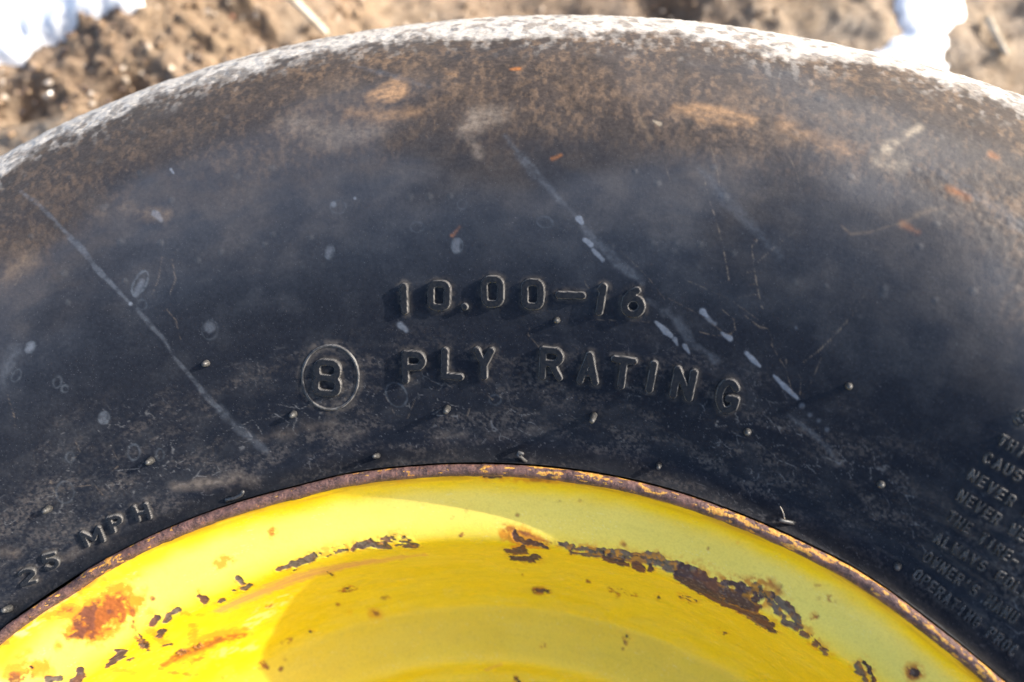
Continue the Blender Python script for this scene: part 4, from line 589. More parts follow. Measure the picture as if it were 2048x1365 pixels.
def relief_mesh(name, strokes, hw, bev, hgt, step, mat):
    """raised strokes pressed out of the sidewall: a patch whose rim runs under the rubber"""
    A = np.array([p for s in strokes for p in s]); R = float(trf(A[:, 1].mean()))*1000*math.pi/180
    m = hw+bev+.5
    X = np.arange(A[:, 0].min()*R-m, A[:, 0].max()*R+m+step, step); Y = np.arange(A[:, 1].min()-m, A[:, 1].max()+m+step, step)
    XX, YY = np.meshgrid(X, Y, indexing='ij'); D = np.full(XX.shape, 9.)
    for s in strokes:
        for a, b in zip(s[:-1], s[1:]):
            ax, ay, bx, by = a[0]*R, a[1], b[0]*R, b[1]; dx, dy = bx-ax, by-ay; L = dx*dx+dy*dy+1e-9
            t = np.clip(((XX-ax)*dx+(YY-ay)*dy)/L, 0, 1); D = np.minimum(D, np.hypot(XX-ax-t*dx, YY-ay-t*dy))
    D = D+.10*(fbm(XX/1.1, YY/1.1, 5, 2)-.5)
    t = np.clip((hw+bev-D)/bev, -.6, 1); t = np.where(t > 0, lerp(np.clip(t, 0, 1), ss(0, 1, t), .45), t)
    Hh = t*hgt-.04+.05*(fbm(XX/.7, YY/.7, 9, 2)-.5)*(t > .5)
    keepv = D < hw+bev*1.5
    F = grid_faces(*XX.shape); F = F[keepv.ravel()[F].any(1)]
    used = np.unique(F); mp = np.full(XX.size, -1); mp[used] = np.arange(len(used))
    V = tyre_pt((XX/R).ravel()[used], YY.ravel()[used], Hh.ravel()[used])
    edge = (.15+.85*ss(.35, .7, t)*(1-ss(.93, .998, t))-.15*ss(.85, .99, t)).ravel()[used]
    if hw < .25: edge = np.maximum(edge, .24*ss(.3, .8, t).ravel()[used])      # small text takes the dust and highlight tint all over
    return mesh_from(name, V, mp[F][:, ::-1], mat, {'edge': edge})

# ================================================================== WHEEL
wheel = link(bpy.data.objects.new('wheel', None), None, 'black front tractor tyre on a rusty yellow steel rim, lying flat on the soil', 'wheel')
# ---- collect every raised character first: the tyre's dust follows them
ALLST = []; CHARS = []
for c, thb, sb, tht, st, w, size in LETTERS:
    hw, bev, hg, step = {'L': (.92, .38, 1.75, .19), 'M': (.58, .36, 1.4, .19), 'S': (.21, .20, .85, .15), 'B': (.42, .42, .7, .24)}[size]
    stk = letter_strokes(c, thb, sb, tht, st, w, hw+bev*.55)
    CHARS.append((c, stk, hw, bev, hg, step, size)); ALLST.append((stk, hw+bev, size))
RING_ST = [[(a, b) for a, b, _ in RING]+[(RING[0][0], RING[0][1])]]

# ---- tyre surface
thd = np.r_[np.linspace(TH0, TH1, 1180), TH1+np.linspace(0, 360-(TH1-TH0), 112)[1:-1]]
s_end = ts[-1]
sd_ = np.r_[np.linspace(0, 30, 105)[:-1], np.linspace(30, 150, 350)[:-1], np.linspace(150, 200, 110)[:-1], np.linspace(200, s_end, 40)]
NU = len(sd_)
TH, SS = np.meshgrid(thd, sd_, indexing='ij')
X = TH*math.pi/180*290; Y = SS                       # millimetres along and across the sidewall
H = np.zeros_like(TH)
H += .06*(fbm(X/4, Y/4, 11, 3)-.5)
n_big = fbm(X/34, Y/26, 21, 4); n_mid = fbm(X/9, Y/6, 22, 4); n_fine = fbm(X/1.6, Y/1.2, 23, 3); n_str = fbm(X/16, Y/4.5, 24, 4)
n_tiny = vn(X/.55, Y/.55, 77)
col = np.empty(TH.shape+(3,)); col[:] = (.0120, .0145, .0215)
col = mixc(col, (.021, .0245, .033), ss(28, 78, Y+6*(n_mid-.5))*.9)       # bluish sky sheen painted into the rubber away from the bead
col = mixc(col, (.045, .048, .055), ss(.45, .8, n_mid)*.25)
rough = .36+.14*(n_big-.5)+.08*(n_mid-.5)
# worn brown dusty shoulder
EB = np.array(DUST_EDGE); edge = np.interp(TH, EB[:, 0], EB[:, 1])
dz = Y-edge+14*(n_big-.5)+9*(n_mid-.5)
dust = ss(-15, 13, dz)*lerp(1, .62, ss(106, 122, TH))*(.58+.37*ss(.35, .6, fbm(X/40, Y/16, 28, 3)))
nd = fbm(X/1.3, Y/2.4, 29, 4, .6); npt = fbm(X/8, Y/10, 30, 4)
coverage = ss(.40, .62, nd*.6+npt*.4)
col = mixc(col, (.125, .090, .066), dust*(.50+.44*coverage))
col = mixc(col, (.20, .135, .09), dust*ss(.52, .72, nd)*.5)
col = mixc(col, (.22, .14, .085), dust*ss(.50, .75, fbm(X/26, Y/14, 41, 4))*ss(.38, .66, nd)*.32)
col = mixc(col, (.035, .030, .028), dust*ss(.48, .74, fbm(X/4, Y/6, 42, 4))*.45)
H += dust*(.22*(fbm(X/1.5, Y/1.1, 43, 3)-.5)+.10*(n_str-.5))
rough = lerp(rough, .62, dust*.9)
# thin tan film above the dust edge
film = ss(-40, -4, dz)*(1-dust)
col = mixc(col, (.075, .058, .045), film*(.45+.55*ss(.35, .62, n_str*.5+n_mid*.5))*.42)
rough = lerp(rough, .5, film*.5)
# chalk-white abraded edge
CH = np.array(CHALK_EDGE); ce = np.interp(TH, CH[:, 0], CH[:, 1])
nch = fbm(X/1.7, Y/3.4, 53, 3)
ch = Y-ce+9*(n_mid-.5)+9*(nch-.5)+5*(n_big-.5)
chalk = ss(-4, 4.5, ch)*(1-.55*ss(.52, .68, fbm(X/3.0, Y/5, 51, 4)))
chs = ss(-13, 0, ch)*ss(.50, .74, nch)*.35
chalk = np.clip(np.maximum(chalk, chs), 0, 1)
col = mixc(col, (.56, .53, .49), chalk*.95); rough = lerp(rough, .75, chalk)
H += ss(-2, 3, ch)*(.75*(fbm(X/3.0, Y/2.5, 52, 3)-.5)+.35*(n_fine-.5))
# grime close to the bead: pale cloudy film, short streaks round the rim and fine crackle
bead = 1-ss(26, 52, Y+14*(n_big-.5))
cloud = bead*ss(.40, .74, fbm(X/15, Y/5, 61, 6, .62))*ss(.32, .78, fbm(X/.9, Y/.7, 65, 3, .6))
col = mixc(col, (.13, .115, .105), cloud*.55)
wd, w2, _c = worley(X/6.5+1.5*n_mid, Y/5+1.5*n_big, 8)
crk = (1-ss(.015, .055, w2-wd))*ss(.48, .62, fbm(X/14, Y/9, 62, 3))*(1-ss(26, 48, Y+20*(n_big-.5)))*ss(.40, .6, n_fine)
col = mixc(col, (.22, .22, .225), crk*.42)
col = mixc(col, (.30, .30, .31), ss(.955, .99, n_tiny)*(.10+.45*bead)*.6)
leftg = ss(118, 136, TH)*bead
col = mixc(col, (.085, .085, .088), leftg*ss(.35, .8, fbm(X/.9, Y/.7, 66, 3))*.25)
right_str = (1-ss(66, 84, TH))*(1-ss(24, 50, Y))
col = mixc(col, (.07, .062, .055), right_str*ss(.50, .75, fbm(X/9, Y/1.2, 64, 4))*.35)
# a darker band of rubber right at the lip
col = mixc(col, (.012, .012, .013), (1-ss(3, 7.5, Y))*.5)
# round small blisters and nicks in the casing
bd, b2, bc = worley(X/9, Y/9, 91)
bl = np.clip(1-bd*9/(.5+1.2*bc), 0, 1)*(bc > .55)*ss(55, 80, Y); bl = bl*(vn(X/33, Y/29, 95) > .5); H += .12*ss(0, 1, bl)
col = mixc(col, (.09, .095, .10), ss(0, .6, bl)*.22)
# marks read off the sidewall
MC = {'film': (.115, .13, .155), 'white': (.22, .25, .30), 'ring': (.085, .10, .12), 'tan': (.30, .21, .13), 'orange': (.36, .14, .045), 'scratch': (.26, .205, .15), 'cream': (.50, .41, .29), 'grey': (.25, .205, .165), 'ochre': (.38, .225, .115)}
for k, (kind, soft, amt, jit, ky, pts) in enumerate(TYRE_MARKS):
    if kind == 'ring': d = np.abs(brush(TH, SS, pts, trf, jit, 1.5, 100+k, False, ky))-.28
    else: d = brush(TH, SS, pts, trf, jit, 1.6 if kind in ('white', 'scratch') else 4., 100+k, False, ky)
    m = (1-ss(-soft, soft*.6, d))*amt
    if kind not in ('scratch', 'white'): m = m*(.35+.65*ss(.3, .62, n_fine*.6+n_str*.4))
    if kind == 'scratch': m = m*ss(.30, .55, n_fine)
    col = mixc(col, MC[kind], m)
    if kind in ('film',): rough = lerp(rough, .46, m)
    if kind in ('white', 'ring'): H += .05*m
# dust caught round the raised characters
for stk, wid, size in ALLST+[(RING_ST, 1.0, 'L')]:
    for st_ in stk:
        d = brush(TH, SS, [(a, b, 0) for a, b in st_], trf, .5, 2.5, 7)
        m = (1-ss(wid*.8, wid+(1.5 if size != 'S' else .9), d))*ss(.30, .58, n_fine)
        col = mixc(col, (.14, .122, .105), m*(.36 if size != 'S' else .16))
spec = lerp(.12, .30+.80*ss(.36, .62, fbm(X/70, Y/34, 27, 3))+.45*(1-ss(82, 93, TH)), ss(48, 92, Y+10*(n_mid-.5)))*(1-.6*dust)*(1-.7*chalk)
V = tyre_pt(TH, SS, H)
# the rest of the casing: tread ribs and the lower sidewall, coarse, welded on as extra rows
r_e, z_e = float(tr[-1]), float(tz[-1])
up_idx = np.linspace(len(tr)-1, 0, 40).astype(int)
low = [(r_e+.001, z_e-.004), (r_e-.006, z_e-.007), (r_e-.006, z_e-.014), (r_e+.002, z_e-.017), (r_e+.002, z_e-.036), (r_e-.006, z_e-.039), (r_e-.006, z_e-.046), (r_e+.001, z_e-.049)]
low += [(float(tr[i]), 2*(z_e-.0265)-float(tz[i])) for i in up_idx]
LR = np.array([p[0] for p in low]); LZ = np.array([p[1] for p in low]); t_ = np.radians(thd)
V2 = np.stack([np.cos(t_)[:, None]*(LR[None]+outd(thd)[:, None]), np.sin(t_)[:, None]*(LR[None]+outd(thd)[:, None]), np.broadcast_to(LZ, (len(thd), len(LR)))], -1)
# the coarse part uses every 6th angle so the count stays low
Fd = grid_faces(len(thd), NU, wrap_n=True)
q = np.r_[np.arange(0, 1180, 12), np.arange(1180, len(thd))]; base = len(thd)*NU
V2 = V2[q]; n2, m2 = V2.shape[:2]
V2 = np.concatenate([V.reshape(len(thd), NU, 3)[q, -1:][:, :, :]-[0, 0, .0002], V2], 1); m2 += 1
Fl = grid_faces(n2, m2, wrap_n=True)+base
Vall = np.concatenate([V.reshape(-1, 3), V2.reshape(-1, 3)]); Fall = np.concatenate([Fd, Fl])
colr = np.tile(np.array([[.07, .055, .045]]), (n2*m2, 1))
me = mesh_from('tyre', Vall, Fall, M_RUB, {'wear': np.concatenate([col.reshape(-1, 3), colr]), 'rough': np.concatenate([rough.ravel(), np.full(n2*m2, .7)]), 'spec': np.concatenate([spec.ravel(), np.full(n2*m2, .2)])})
tyre = link(bpy.data.objects.new('tyre', me), wheel, 'black rubber tyre with brown dust and a chalky white outer edge')
del V, V2, Vall, col, H, crk, cloud

# ---- raised characters, each a piece of its own
NM = {'.': 'raised_dot', '-': 'raised_dash', "'": 'raised_apostrophe'}
for c, stk, hw, bev, hg, step, size in CHARS:
    nm = NM.get(c, 'raised_digit' if c.isdigit() else 'raised_letter')
    link(bpy.data.objects.new(nm, relief_mesh(nm, stk, hw, bev, hg, step, M_LET)), tyre)
link(bpy.data.objects.new('raised_ring', relief_mesh('raised_ring', RING_ST, .10, .50, .55, .22, M_LET)), tyre)

# ---- moulding hairs
def V3(a): return Vector([float(x) for x in a])
for th, s, h, lean_t, lean_s, rad in HAIRS:
    p0 = V3(tyre_pt(th, s, -.5)); p1 = V3(tyre_pt(th, s, h*.5)); p2 = V3(tyre_pt(th+lean_t*.7, s+lean_s*.7, h))
    link(bpy.data.objects.new('rubber_hair', tube('rubber_hair', [p0, p1, p2], [rad*.00120, rad*.00100, rad*.00085], M_HAIR)), tyre)
for path in BENT:
    pts = [V3(tyre_pt(a, b, h)) for a, b, h in path]
    link(bpy.data.objects.new('rubber_hair', tube('rubber_hair', pts, [.00062]*len(pts), M_HAIR)), tyre)

# ================================================================== RIM
thr = np.r_[np.linspace(TH0, TH1, 860), TH1+np.linspace(0, 360-(TH1-TH0), 112)[1:-1]]
srr = np.r_[np.linspace(0, 32, 120)[:-1], np.linspace(32, rs[-1]-12, 205)[:-1], np.linspace(rs[-1]-12, rs[-1], 12)]
TH, SS = np.meshgrid(thr, srr, indexing='ij'); X = TH*math.pi/180*195; Y = SS
n_fine = fbm(X/1.3, Y/1.3, 201, 3); n_mid = fbm(X/6, Y/5, 202, 4); n_str = fbm(X/12, Y/1.4, 203, 4); n_big = fbm(X/30, Y/16, 204, 3)
col = np.empty(TH.shape+(3,)); col[:] = (.91, .635, .006)
col = mixc(col, (.93, .68, .022), ss(.35, .7, n_big)*.6)
col = mixc(col, (.66, .44, .012), ss(.55, .8, n_str)*.15)
# pale sky reflection painted into the open flange face and the well floor
sky_sheen = ss(4.5, 12, Y+3*(n_mid-.5))*(1-ss(17, 28, Y+2*(n_mid-.5)))+ss(76, 94, Y+3*(n_mid-.5))*(1-ss(98, 108, Y+2*(n_mid-.5)))*.3
col = mixc(col, (.95, .775, .16), np.clip(sky_sheen, 0, 1)*(.62+.3*n_big))
dusty = ss(.42, .70, fbm(X/9, Y/3.5, 221, 5, .6))
col = mixc(col, (.78, .62, .13), dusty*.12)
col = mixc(col, (.55, .40, .05), ss(.60, .74, fbm(X/1.1, Y/.9, 222, 3))*.12)
sc = np.abs(fbm(X/5+Y/9, Y/1.1, 223, 3)-.5); col = mixc(col, (.97, .84, .40), (1-ss(.002, .010, sc))*ss(.50, .62, fbm(X/8, Y/6, 224, 2))*.35)
rough = .34+.14*np.clip(sky_sheen, 0, 1)+.16*(n_mid-.5)+.14*dusty
H = .16*(fbm(X/14, Y/9, 205, 3)-.5)+.035*(n_fine-.5)
# brown grime where the lip meets the paint
g = (1-ss(.8, 3.2+2.2*n_str, Y))*ss(.40, .58, n_str*.6+n_mid*.4); col = mixc(col, (.24, .10, .02), g*.8)
col = mixc(col, (.78, .42, .01), (1-ss(2, 6, Y))*.45)  # more orange tone in an even band just inside the lip
# fine dirty streaks on the bead wall and at the well edge
w = ss(30, 40, Y)*(1-ss(78, 88, Y)); col = mixc(col, (.50, .34, .02), w*ss(.56, .78, fbm(X/14, Y/1.3, 206, 5))*.14)
# tiny rust freckles
fd, f2, fc = worley(X/7, Y/7, 33); fr = 1-ss(.10*fc, .10*fc+.09, fd); fr = fr*0
col = mixc(col, (.50, .17, .02), fr*.75)
RC = {'orange': (.74, .30, .012), 'rust': (.36, .095, .015), 'salmon': (.72, .33, .13), 'pale': (.96, .86, .45)}
for pas in ('salmon', 'pale', 'orange', 'rust', 'grey', 'brown', 'mix', 'line'):
    for k, (kind, soft, amt, jit, ky, pts) in enumerate(RIM_MARKS):
        if kind != pas: continue
        d = brush(TH, SS, pts, rrf, jit, 1.5 if kind in ('rust', 'orange') else 1.9, 300+k, False, ky)
        if kind in RC:
            m = (1-ss(-soft, soft, d))*amt
            if kind == 'orange': m = m*ss(.26, .50, n_fine*.55+n_mid*.45+.12*(d < -1.2))
            if kind == 'rust':
                m = m*ss(.36, .52, n_fine*.6+n_mid*.4+.1*(d < -2)); H += m*.35*(fbm(X/.9, Y/.9, 210, 3)-.35)
            if kind == 'pale': m = m*ss(.45, .62, fbm(X/3, Y/1.2, 218, 4))
            if kind == 'salmon': m = m*(.5+.5*ss(.3, .6, n_str))
            col = mixc(col, RC[kind], m); rough = lerp(rough, .6, m)
            if kind == 'rust': col = mixc(col, (.13, .045, .03), m*ss(.56, .66, n_mid)*.8)
        else:                                         # paint gone: crisp scalloped hole down to primer or scale
            wd, w2, wc = worley(X/2.1, Y/2.1, 44)
            d2 = d+.95*(wd-.45)
            halo = (1-ss(-.1, 1.9, d2+1.2*(n_mid-.5)))*ss(.42, .62, n_fine); col = mixc(col, (.70, .30, .015), halo*.5)
            m = 1-ss(-.10, .10, d2)
            if kind == 'mix': m = m*(1-ss(.42, .5, fbm(X/1.2, Y/.8, 215, 2)))
            base = np.empty(TH.shape+(3,)); base[:] = {'grey': (.155, .115, .075), 'mix': (.20, .14, .06), 'brown': (.085, .045, .038), 'line': (.07, .035, .02)}[kind]
            base = mixc(base, (.055, .026, .022), ss(.45, .62, n_fine)*.6)
            base = mixc(base, (.24, .17, .13), ss(.58, .7, fbm(X/.8, Y/.8, 216, 2))*.45)
            base = mixc(base, (.20, .07, .03), ss(.52, .66, n_mid)*.5)
            col = col+(base-col)*m[..., None]; rough = lerp(rough, .8, m)
            H += -m*.20+m*.28*(n_fine-.5)+.09*(1-ss(0, .5, np.abs(d2-.25)))
t_ = np.radians(TH); r = np.interp(SS, rs, rr); z = np.interp(SS, rs, rz)
r1 = np.interp(SS-.4, rs, rr); r2 = np.interp(SS+.4, rs, rr); z1 = np.interp(SS-.4, rs, rz); z2 = np.interp(SS+.4, rs, rz)
dr, dz_ = r2-r1, z2-z1; L = np.hypot(dr, dz_)+1e-12
r = r+dz_/L*H*.001*1.0+lipd(TH)*np.clip(1-(SS-2)/14, 0, 1); z = z-dr/L*H*.001
# bent patch of the lip at the lower left of the picture
z = z-.0016*np.exp(-((TH-138.5)/2.2)**2)*np.clip(1-SS/8, 0, 1)
V = np.stack([r*np.cos(t_), r*np.sin(t_), z], -1)
# coarse remainder: nave disc with a hub hole, and the far side of the barrel
q = np.r_[np.arange(0, 860, 10), np.arange(860, len(thr))]; n2 = len(q); tq = np.radians(thr[q])
disc = [(.1398, -.0872), (.125, -.089), (.11, -.088), (.095, -.084), (.085, -.080), (.078, -.080), (.0765, -.083), (.0765, -.090)]
lipb = [(.1610, -.0790), (.1630, -.12), (.170, -.135), (.190, -.150), (.197, -.178), (.2, -.186), (.2085, -.190), (.2165, -.196), (.219, -.2025)]
def revolve(L):
    A = np.array(L); return np.stack([A[:, 0][None]*np.cos(tq)[:, None], A[:, 0][None]*np.sin(tq)[:, None], np.broadcast_to(A[:, 1], (n2, len(A)))], -1)
base = V.shape[0]*V.shape[1]; D1 = revolve(disc); D2 = revolve(lipb)
F = np.concatenate([grid_faces(len(thr), len(srr), wrap_n=True), grid_faces(n2, len(disc), wrap_n=True)+base])
nv = n2*len(disc)
me = mesh_from('rim', np.concatenate([V.reshape(-1, 3), D1.reshape(-1, 3)]), F[:, ::-1], M_PAINT,
               {'wear': np.concatenate([col.reshape(-1, 3), np.tile([[.80, .57, .02]], (nv, 1))]), 'rough': np.concatenate([rough.ravel(), np.full(nv, .4)])})
rim = link(bpy.data.objects.new('rim', me), wheel, 'yellow painted steel rim with chipped paint and rust')
me = mesh_from('rim_barrel', D2.reshape(-1, 3), grid_faces(n2, len(lipb), wrap_n=True)[:, ::-1], M_PAINT,
               {'wear': np.tile([[.78, .55, .02]], (n2*len(lipb), 1)), 'rough': np.full(n2*len(lipb), .4)})
link(bpy.data.objects.new('rim_barrel', me), rim)
del V, col, H
# ---- rolled lip of the rim
tl = np.r_[np.linspace(TH0, TH1, 1000), np.linspace(TH1, TH0+360, 150)[1:-1]]
prof_l = [(218.9, -3.6), (218.6, -2.2), (218.95, -.85), (219.7, -.15), (220.5, .08), (221.3, .0), (221.95, -.45), (222.2, -1.2), (222.1, -2.4), (221.8, -4.5), (221.0, -8)]
pr = np.array(prof_l); tt = np.linspace(0, len(pr)-1, 25); pr = np.stack([np.interp(tt, range(len(pr)), pr[:, 0]), np.interp(tt, range(len(pr)), pr[:, 1])], 1)
TL, K = np.meshgrid(tl, np.arange(len(pr)), indexing='ij'); R_ = pr[K, 0]; Z_ = pr[K, 1]; X = TL*math.pi/180*221; Yk = K*.45
nz = fbm(X/5, Yk/3, 401, 4)-.5; nf = fbm(X/1.1, Yk/1.1, 402, 3)-.5
win = np.where((TL > TH0+1) & (TL < TH1-1), 1., 0.)
R_ = R_+.35*nz*win*(K < 15)*(1 if True else 0)-.25*np.abs(nz)*(K < 6)+.16*nf*win; Z_ = Z_+(.35*nz+.20*nf)*win
Z_ = Z_-1.6*np.exp(-((TL-138.5)/2.2)**2)+.5*np.exp(-((TL-136.3)/.7)**2)
ax_, aw_ = 220.5, np.exp(-((TL-141.5)/3.0)**2); R_ = R_-aw_*.5*(K > 8)
fleck = .315+.75*(fbm(X/2.8, Yk/1.0, 404, 4)-.5)+.12*(fbm(X/16, Yk/9, 403, 3)-.5)*2+.20*(1-ss(92, 104, TL))*ss(.40, .6, fbm(X/9, Yk/2.2, 405, 2))*ss(4, 10, K)+.10*(1-ss(132, 137, 2*136-TL))*ss(128,134,TL)*0
fleck = fleck-.05*ss(112, 120, TL)*(1-ss(128, 134, TL))-.10*(1-ss(2, 6, K))
R_ = R_/1000+lipd(TL); tq2 = np.radians(TL)
V = np.stack([R_*np.cos(tq2), R_*np.sin(tq2), Z_/1000], -1)
me = mesh_from('rim_lip', V, grid_faces(V.shape[0], V.shape[1], wrap_n=True)[:, ::-1], M_LIP, {'fleck': fleck})
link(bpy.data.objects.new('rim_lip', me), rim, 'rolled rim lip, brown rust with flecks of old yellow paint')
# ---- the two marks stamped in the rim, standing proud in the rust
def rim_pt(th, s, h):
    r = np.interp(s, rs, rr); z = np.interp(s, rs, rz); r1 = np.interp(s-.4, rs, rr); r2 = np.interp(s+.4, rs, rr); z1 = np.interp(s-.4, rs, rz); z2 = np.interp(s+.4, rs, rz)
    L = math.hypot(r2-r1, z2-z1); r = r+(z2-z1)/L*h*.001; z = z-(r2-r1)/L*h*.001; t = math.radians(th)
    return Vector((r*math.cos(t), r*math.sin(t), z))
M_STAMP = mat_simple('stamped_rust', (.16, .06, .03), (.45, .20, .04), 900, .6)
for c, th, s in STAMPS:
    bm_pts = []; R = rrf(s)*1000*math.pi/180; me_all = None
    Vv, Ff = [], []
    for st_ in glyph(c, .75):
        for a, b in zip(st_[:-1], st_[1:]):
            pa = rim_pt(th-(a[0]-.37)*3.2/R, s-(a[1]-.5)*3.2, .30); pb = rim_pt(th-(b[0]-.37)*3.2/R, s-(b[1]-.5)*3.2, .30)
            if (pb-pa).length < 1e-5: continue
            m_ = tube('x', [pa, pb], [.00034, .00034], M_STAMP, 6, False); o_ = len(Vv)
            Vv += [v.co.copy() for v in m_.vertices]; Ff += [[o_+i for i in p.vertices] for p in m_.polygons]; bpy.data.meshes.remove(m_)
    m_ = bpy.data.meshes.new('stamped_mark'); m_.from_pydata([tuple(v) for v in Vv], [], Ff); m_.materials.append(M_STAMP)
    link(bpy.data.objects.new('stamped_mark', m_), rim)

# ================================================================== GROUND
def gh(x, y, smooth=False):                            # soil height in metres
    X, Y = x*1000, y*1000
    near = ss(-.30, -.42, x)*1.0
    h = -.222+.055*(fbm(X/190, Y/190, 501, 3)-.5)
    rough_zone = np.maximum(ss(.44, .60, fbm(X/85, Y/60, 502, 3)), ss(-.14, -.22, x)*ss(.36, .48, fbm(X/50, Y/40, 509, 3)))
    h = h+.060*ss(-.16, -.40, x)+.03*ss(-.22, -.34, x)
    if smooth: return h-.001, 0*h
    h = h+.020*(fbm(X/42, Y/36, 503, 4)-.5)
    wd, w2, wc = worley(X/11+fbm(X/20, Y/20, 504, 2), Y/10, 505); h = h+.0065*(1-ss(0, .75, wd))*(.35+.65*wc)*rough_zone
    wd, w2, wc = worley(X/4.6, Y/4.6, 506); h = h+.0026*(1-ss(0, .8, wd))*wc*(.3+.7*rough_zone)
    h = h+.0016*(fbm(X/3, Y/3, 507, 3)-.5)
    rr_ = np.hypot(x, y); h = h-.012*np.exp(-((rr_-.40)/.03)**2)
    return h, rough_zone
def axis(lo, hi, step, far, n):
    a = np.arange(lo, hi, step); g = np.geomspace(step*1.2, far, n); return np.r_[(lo-g)[::-1], a, hi+g]
gx = axis(-.66, .40, .0022, 40, 34); gy = axis(.20, .80, .0022, 40, 34)
GX, GY = np.meshgrid(gx, gy, indexing='ij'); GZ, RZ = gh(GX, GY)
# furrow with a shaded undercut beside the tyre
def furrow(px, py, dep, wid):
    global GZ
    P = np.array(list(zip(px, py))); D = np.full(GX.shape, 9.)
    for a, b in zip(P[:-1], P[1:]):
        d = b-a; t = np.clip(((GX-a[0])*d[0]+(GY-a[1])*d[1])/(d@d), 0, 1); D = np.minimum(D, np.hypot(GX-a[0]-t*d[0], GY-a[1]-t*d[1]))
    GZ = GZ-dep*np.exp(-(D/wid)**2)*(.6+.8*fbm(GX*60, GY*60, 511, 2))
for f in FURROWS: furrow(*f)
gc = np.empty(GX.shape+(3,)); gc[:] = (.44, .345, .25)
nb = fbm(GX*9, GY*9, 520, 4); gc = mixc(gc, (.26, .17, .105), ss(.4, .6, nb)*.5+.3*RZ*ss(-.02, -.12, GX)); gc = mixc(gc, (.42, .31, .20), ss(.55, .7, fbm(GX*40, GY*40, 521, 3))*.6)
me = mesh_from('ground', np.stack([GX, GY, GZ], -1), grid_faces(*GX.shape), M_SOIL, {'wear': gc})
link(bpy.data.objects.new('ground', me), None, None, None, None, 'structure')

def snow(name, poly, thick, label):
    P = np.array(poly); x0, y0 = P.min(0)-.02; x1, y1 = P.max(0)+.02
    st = max(.0028, (x1-x0)/170); gx = np.arange(x0, x1, st); gy = np.arange(y0, y1, st); A, B = np.meshgrid(gx, gy, indexing='ij')
    ins = np.zeros(A.shape, bool); D = np.full(A.shape, 9.)
    for a, b in zip(P, np.roll(P, -1, 0)):
        cnd = ((a[1] > B) != (b[1] > B)); xx = (b[0]-a[0])*(B-a[1])/((b[1]-a[1]) or 1e-9)+a[0]; ins ^= cnd & (A < xx)
        d = b-a; t = np.clip(((A-a[0])*d[0]+(B-a[1])*d[1])/(d@d), 0, 1); D = np.minimum(D, np.hypot(A-a[0]-t*d[0], B-a[1]-t*d[1]))
    D = np.where(ins, D, -D)+.012*(fbm(A*70, B*70, 601, 4)-.5)+.007*(fbm(A*330, B*330, 603, 3)-.5)
    t = np.clip(D/.022, -1, 1); hh = np.where(t > 0, np.sqrt(np.clip(1-(1-t)**2, 0, 1)), t*.6)*thick
    Zs = gh(A, B, True)[0]+hh+.0015*(fbm(A*60, B*60, 602, 2)-.5)*(t > 0)-.001
    Fs = grid_faces(*A.shape); Fs = Fs[(t.ravel()[Fs] > -.5).any(1)]; used = np.unique(Fs); mp = np.full(A.size, -1); mp[used] = np.arange(len(used))
    me = mesh_from(name, np.stack([A, B, Zs], -1).reshape(-1, 3)[used], mp[Fs], M_SNOW)
    link(bpy.data.objects.new(name, me), None, label, 'snow', None, 'stuff')
for poly, th_, lb in SNOWS: snow('snow', poly, th_, lb)

# ---- pebbles in the soil
random.seed(4)
PM = [mat_simple('wet_pebble', (.20, .13, .08), (.34, .25, .17), 300, .16, .3), mat_simple('pale_pebble', (.42, .34, .26), (.6, .52, .44), 260, .35, .3),
      mat_simple('dark_pebble', (.07, .05, .04), (.14, .10, .08), 300, .22, .3), mat_simple('reddish_pebble', (.34, .13, .07), (.45, .24, .15), 300, .3, .3)]
import bmesh
PMESH = []
for v in range(12):
    bm = bmesh.new(); bmesh.ops.create_icosphere(bm, subdivisions=2, radius=1)
    rnd = random.Random(v); ax = [Vector((rnd.uniform(-1, 1), rnd.uniform(-1, 1), rnd.uniform(-1, 1))).normalized() for _ in range(7)]
    for w_ in bm.verts:
        d = w_.co.normalized(); k = 1-sum(max(0, d.dot(a_)-.72)*rnd2 for a_, rnd2 in zip(ax, (.9, .7, .8, .5, .9, .6, .7)))
        w_.co = Vector((d.x*k*1.15, d.y*k*.9, d.z*k*.7))
    me = bpy.data.meshes.new('pebble'); bm.to_mesh(me); bm.free(); me.polygons.foreach_set('use_smooth', [True]*len(me.polygons)); me.materials.append(PM[v % 4]); PMESH.append(me)
PL_ = ['wet brown pebble half sunk in the soil beyond the tyre', 'pale pebble lying on the brown soil beyond the tyre', 'small dark stone in the brown soil beyond the tyre', 'reddish pebble in the brown soil beyond the tyre']
cnt = 0
while cnt < 120:
    th = math.radians(random.uniform(72, 140)); r = random.uniform(.40, .66)
    if th < math.radians(112) and random.random() < .45: continue
    x, y = r*math.cos(th), r*math.sin(th)
    v = random.randrange(12); sz = random.uniform(.0012, .0030)*(1.6 if random.random() < .1 else 1)
    z = float(gh(np.array([x]), np.array([y]))[0][0])
    o = bpy.data.objects.new('pebble', PMESH[v]); o.location = (x, y, z+sz*.35); o.scale = (sz, sz, sz); o.rotation_euler = (random.uniform(-.4, .4), random.uniform(-.4, .4), random.uniform(0, 6.3))
    dg = math.degrees(th)
    zone = 'beside the big upper left snow patch' if dg > 128 else 'between the upper left snow and the dry stalk' if dg > 117 else 'behind the tyre top, right of the dry stalk' if dg > 92 else 'near the upper right snow patches'
    szn = 'tiny' if sz < .0021 else 'small' if sz < .0031 else 'larger'
    kd = ['wet brown pebble', 'pale pebble', 'dark pebble', 'reddish pebble'][v % 4]
    link(o, None, szn+' '+kd+' '+zone, 'pebble', szn+' '+kd+'s '+zone); cnt += 1
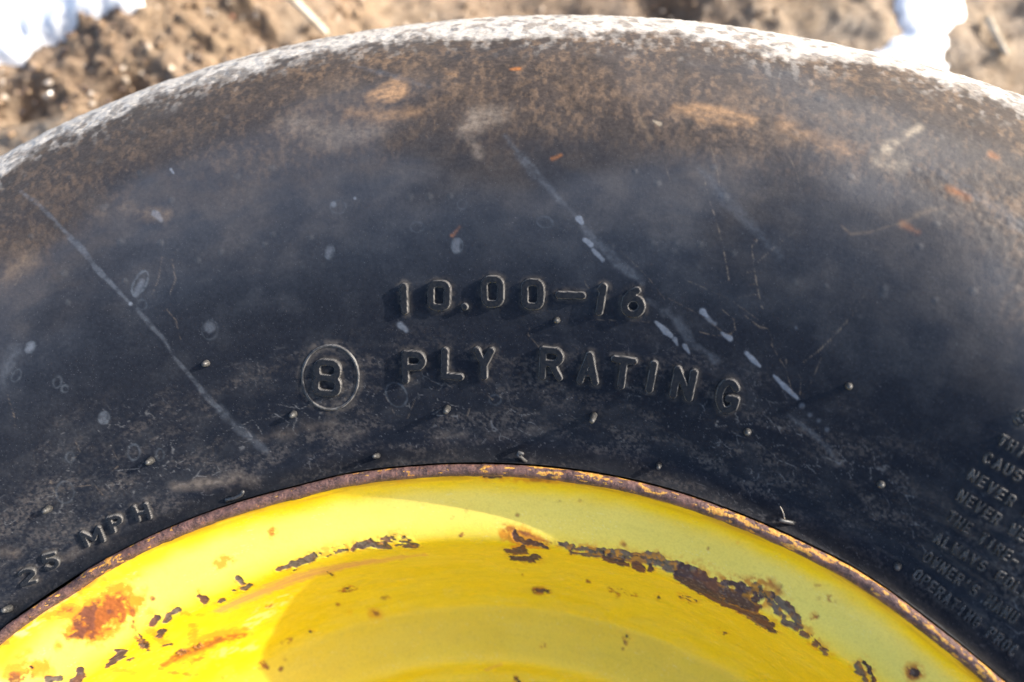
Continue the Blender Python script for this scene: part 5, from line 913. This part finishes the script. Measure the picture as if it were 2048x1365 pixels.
# ---- grit too fine to count
gm = PMESH[0]; base_v = np.array([v.co[:] for v in gm.vertices]); bm = bmesh.new(); bmesh.ops.create_icosphere(bm, subdivisions=1, radius=1)
iv = np.array([v.co[:] for v in bm.verts]); itf = np.array([[v.index for v in f.verts] for f in bm.faces]); bm.free()
rg = np.random.RandomState(5); N = 5200; tt_ = np.radians(rg.uniform(68, 145, N)); r_ = rg.uniform(.395, .68, N); x_, y_ = r_*np.cos(tt_), r_*np.sin(tt_)
keep = gh(x_, y_)[1]+rg.uniform(-.5, .5, N) > .35; x_, y_ = x_[keep], y_[keep]; N = len(x_); z_ = gh(x_, y_)[0]
sz = (rg.uniform(.0006, .0020, N)*np.where(x_ < -.14, 1.35, 1.))[:, None, None]; jit = rg.uniform(.6, 1.2, (N, len(iv), 1))
Vg = iv[None]*jit*sz*rg.uniform(.7, 1.2, (N, 1, 3))+np.stack([x_, y_, z_+.0006], -1)[:, None]
Fg = (itf[None]+(np.arange(N)*len(iv))[:, None, None]).reshape(-1, 3)
me = bpy.data.meshes.new('gravel'); me.from_pydata(Vg.reshape(-1, 3).tolist(), [], Fg.tolist())
me.materials.append(PM[0]); me.materials.append(PM[1]); me.materials.append(PM[2]); me.update()
me.polygons.foreach_set('material_index', np.repeat(rg.choice([0, 0, 0, 1, 2, 2], N), len(itf)).astype(np.int32))
link(bpy.data.objects.new('gravel', me), None, 'fine wet grit strewn over the soil beyond the tyre', 'gravel', None, 'stuff')
# ---- dry stalks
M_STALK = mat_simple('dry_stalk', (.45, .36, .25), (.68, .60, .48), 200, .5)
for pts, rad, lb in STALKS:
    P3 = [Vector((x, y, float(gh(np.array([x]), np.array([y]))[0][0])+up)) for x, y, up in pts]
    n = len(P3); me = tube('dry_stalk', P3, [rad*(1-.45*k/(n-1))*(1+.12*math.sin(k*2.3)) for k in range(n)], M_STALK, 10)
    link(bpy.data.objects.new('dry_stalk', me), None, lb, 'stalk')
# ---- straw on the tyre by the bead
sx = STRAW
me = tube('dried_straw', [V3(tyre_pt(a, b, h)) for a, b, h in sx], [.00022, .0002, .00016, .0001], M_STALK, 6)
link(bpy.data.objects.new('dried_straw', me), None, 'thin dry straw standing on the tyre where it meets the rim lip on the right', 'straw')
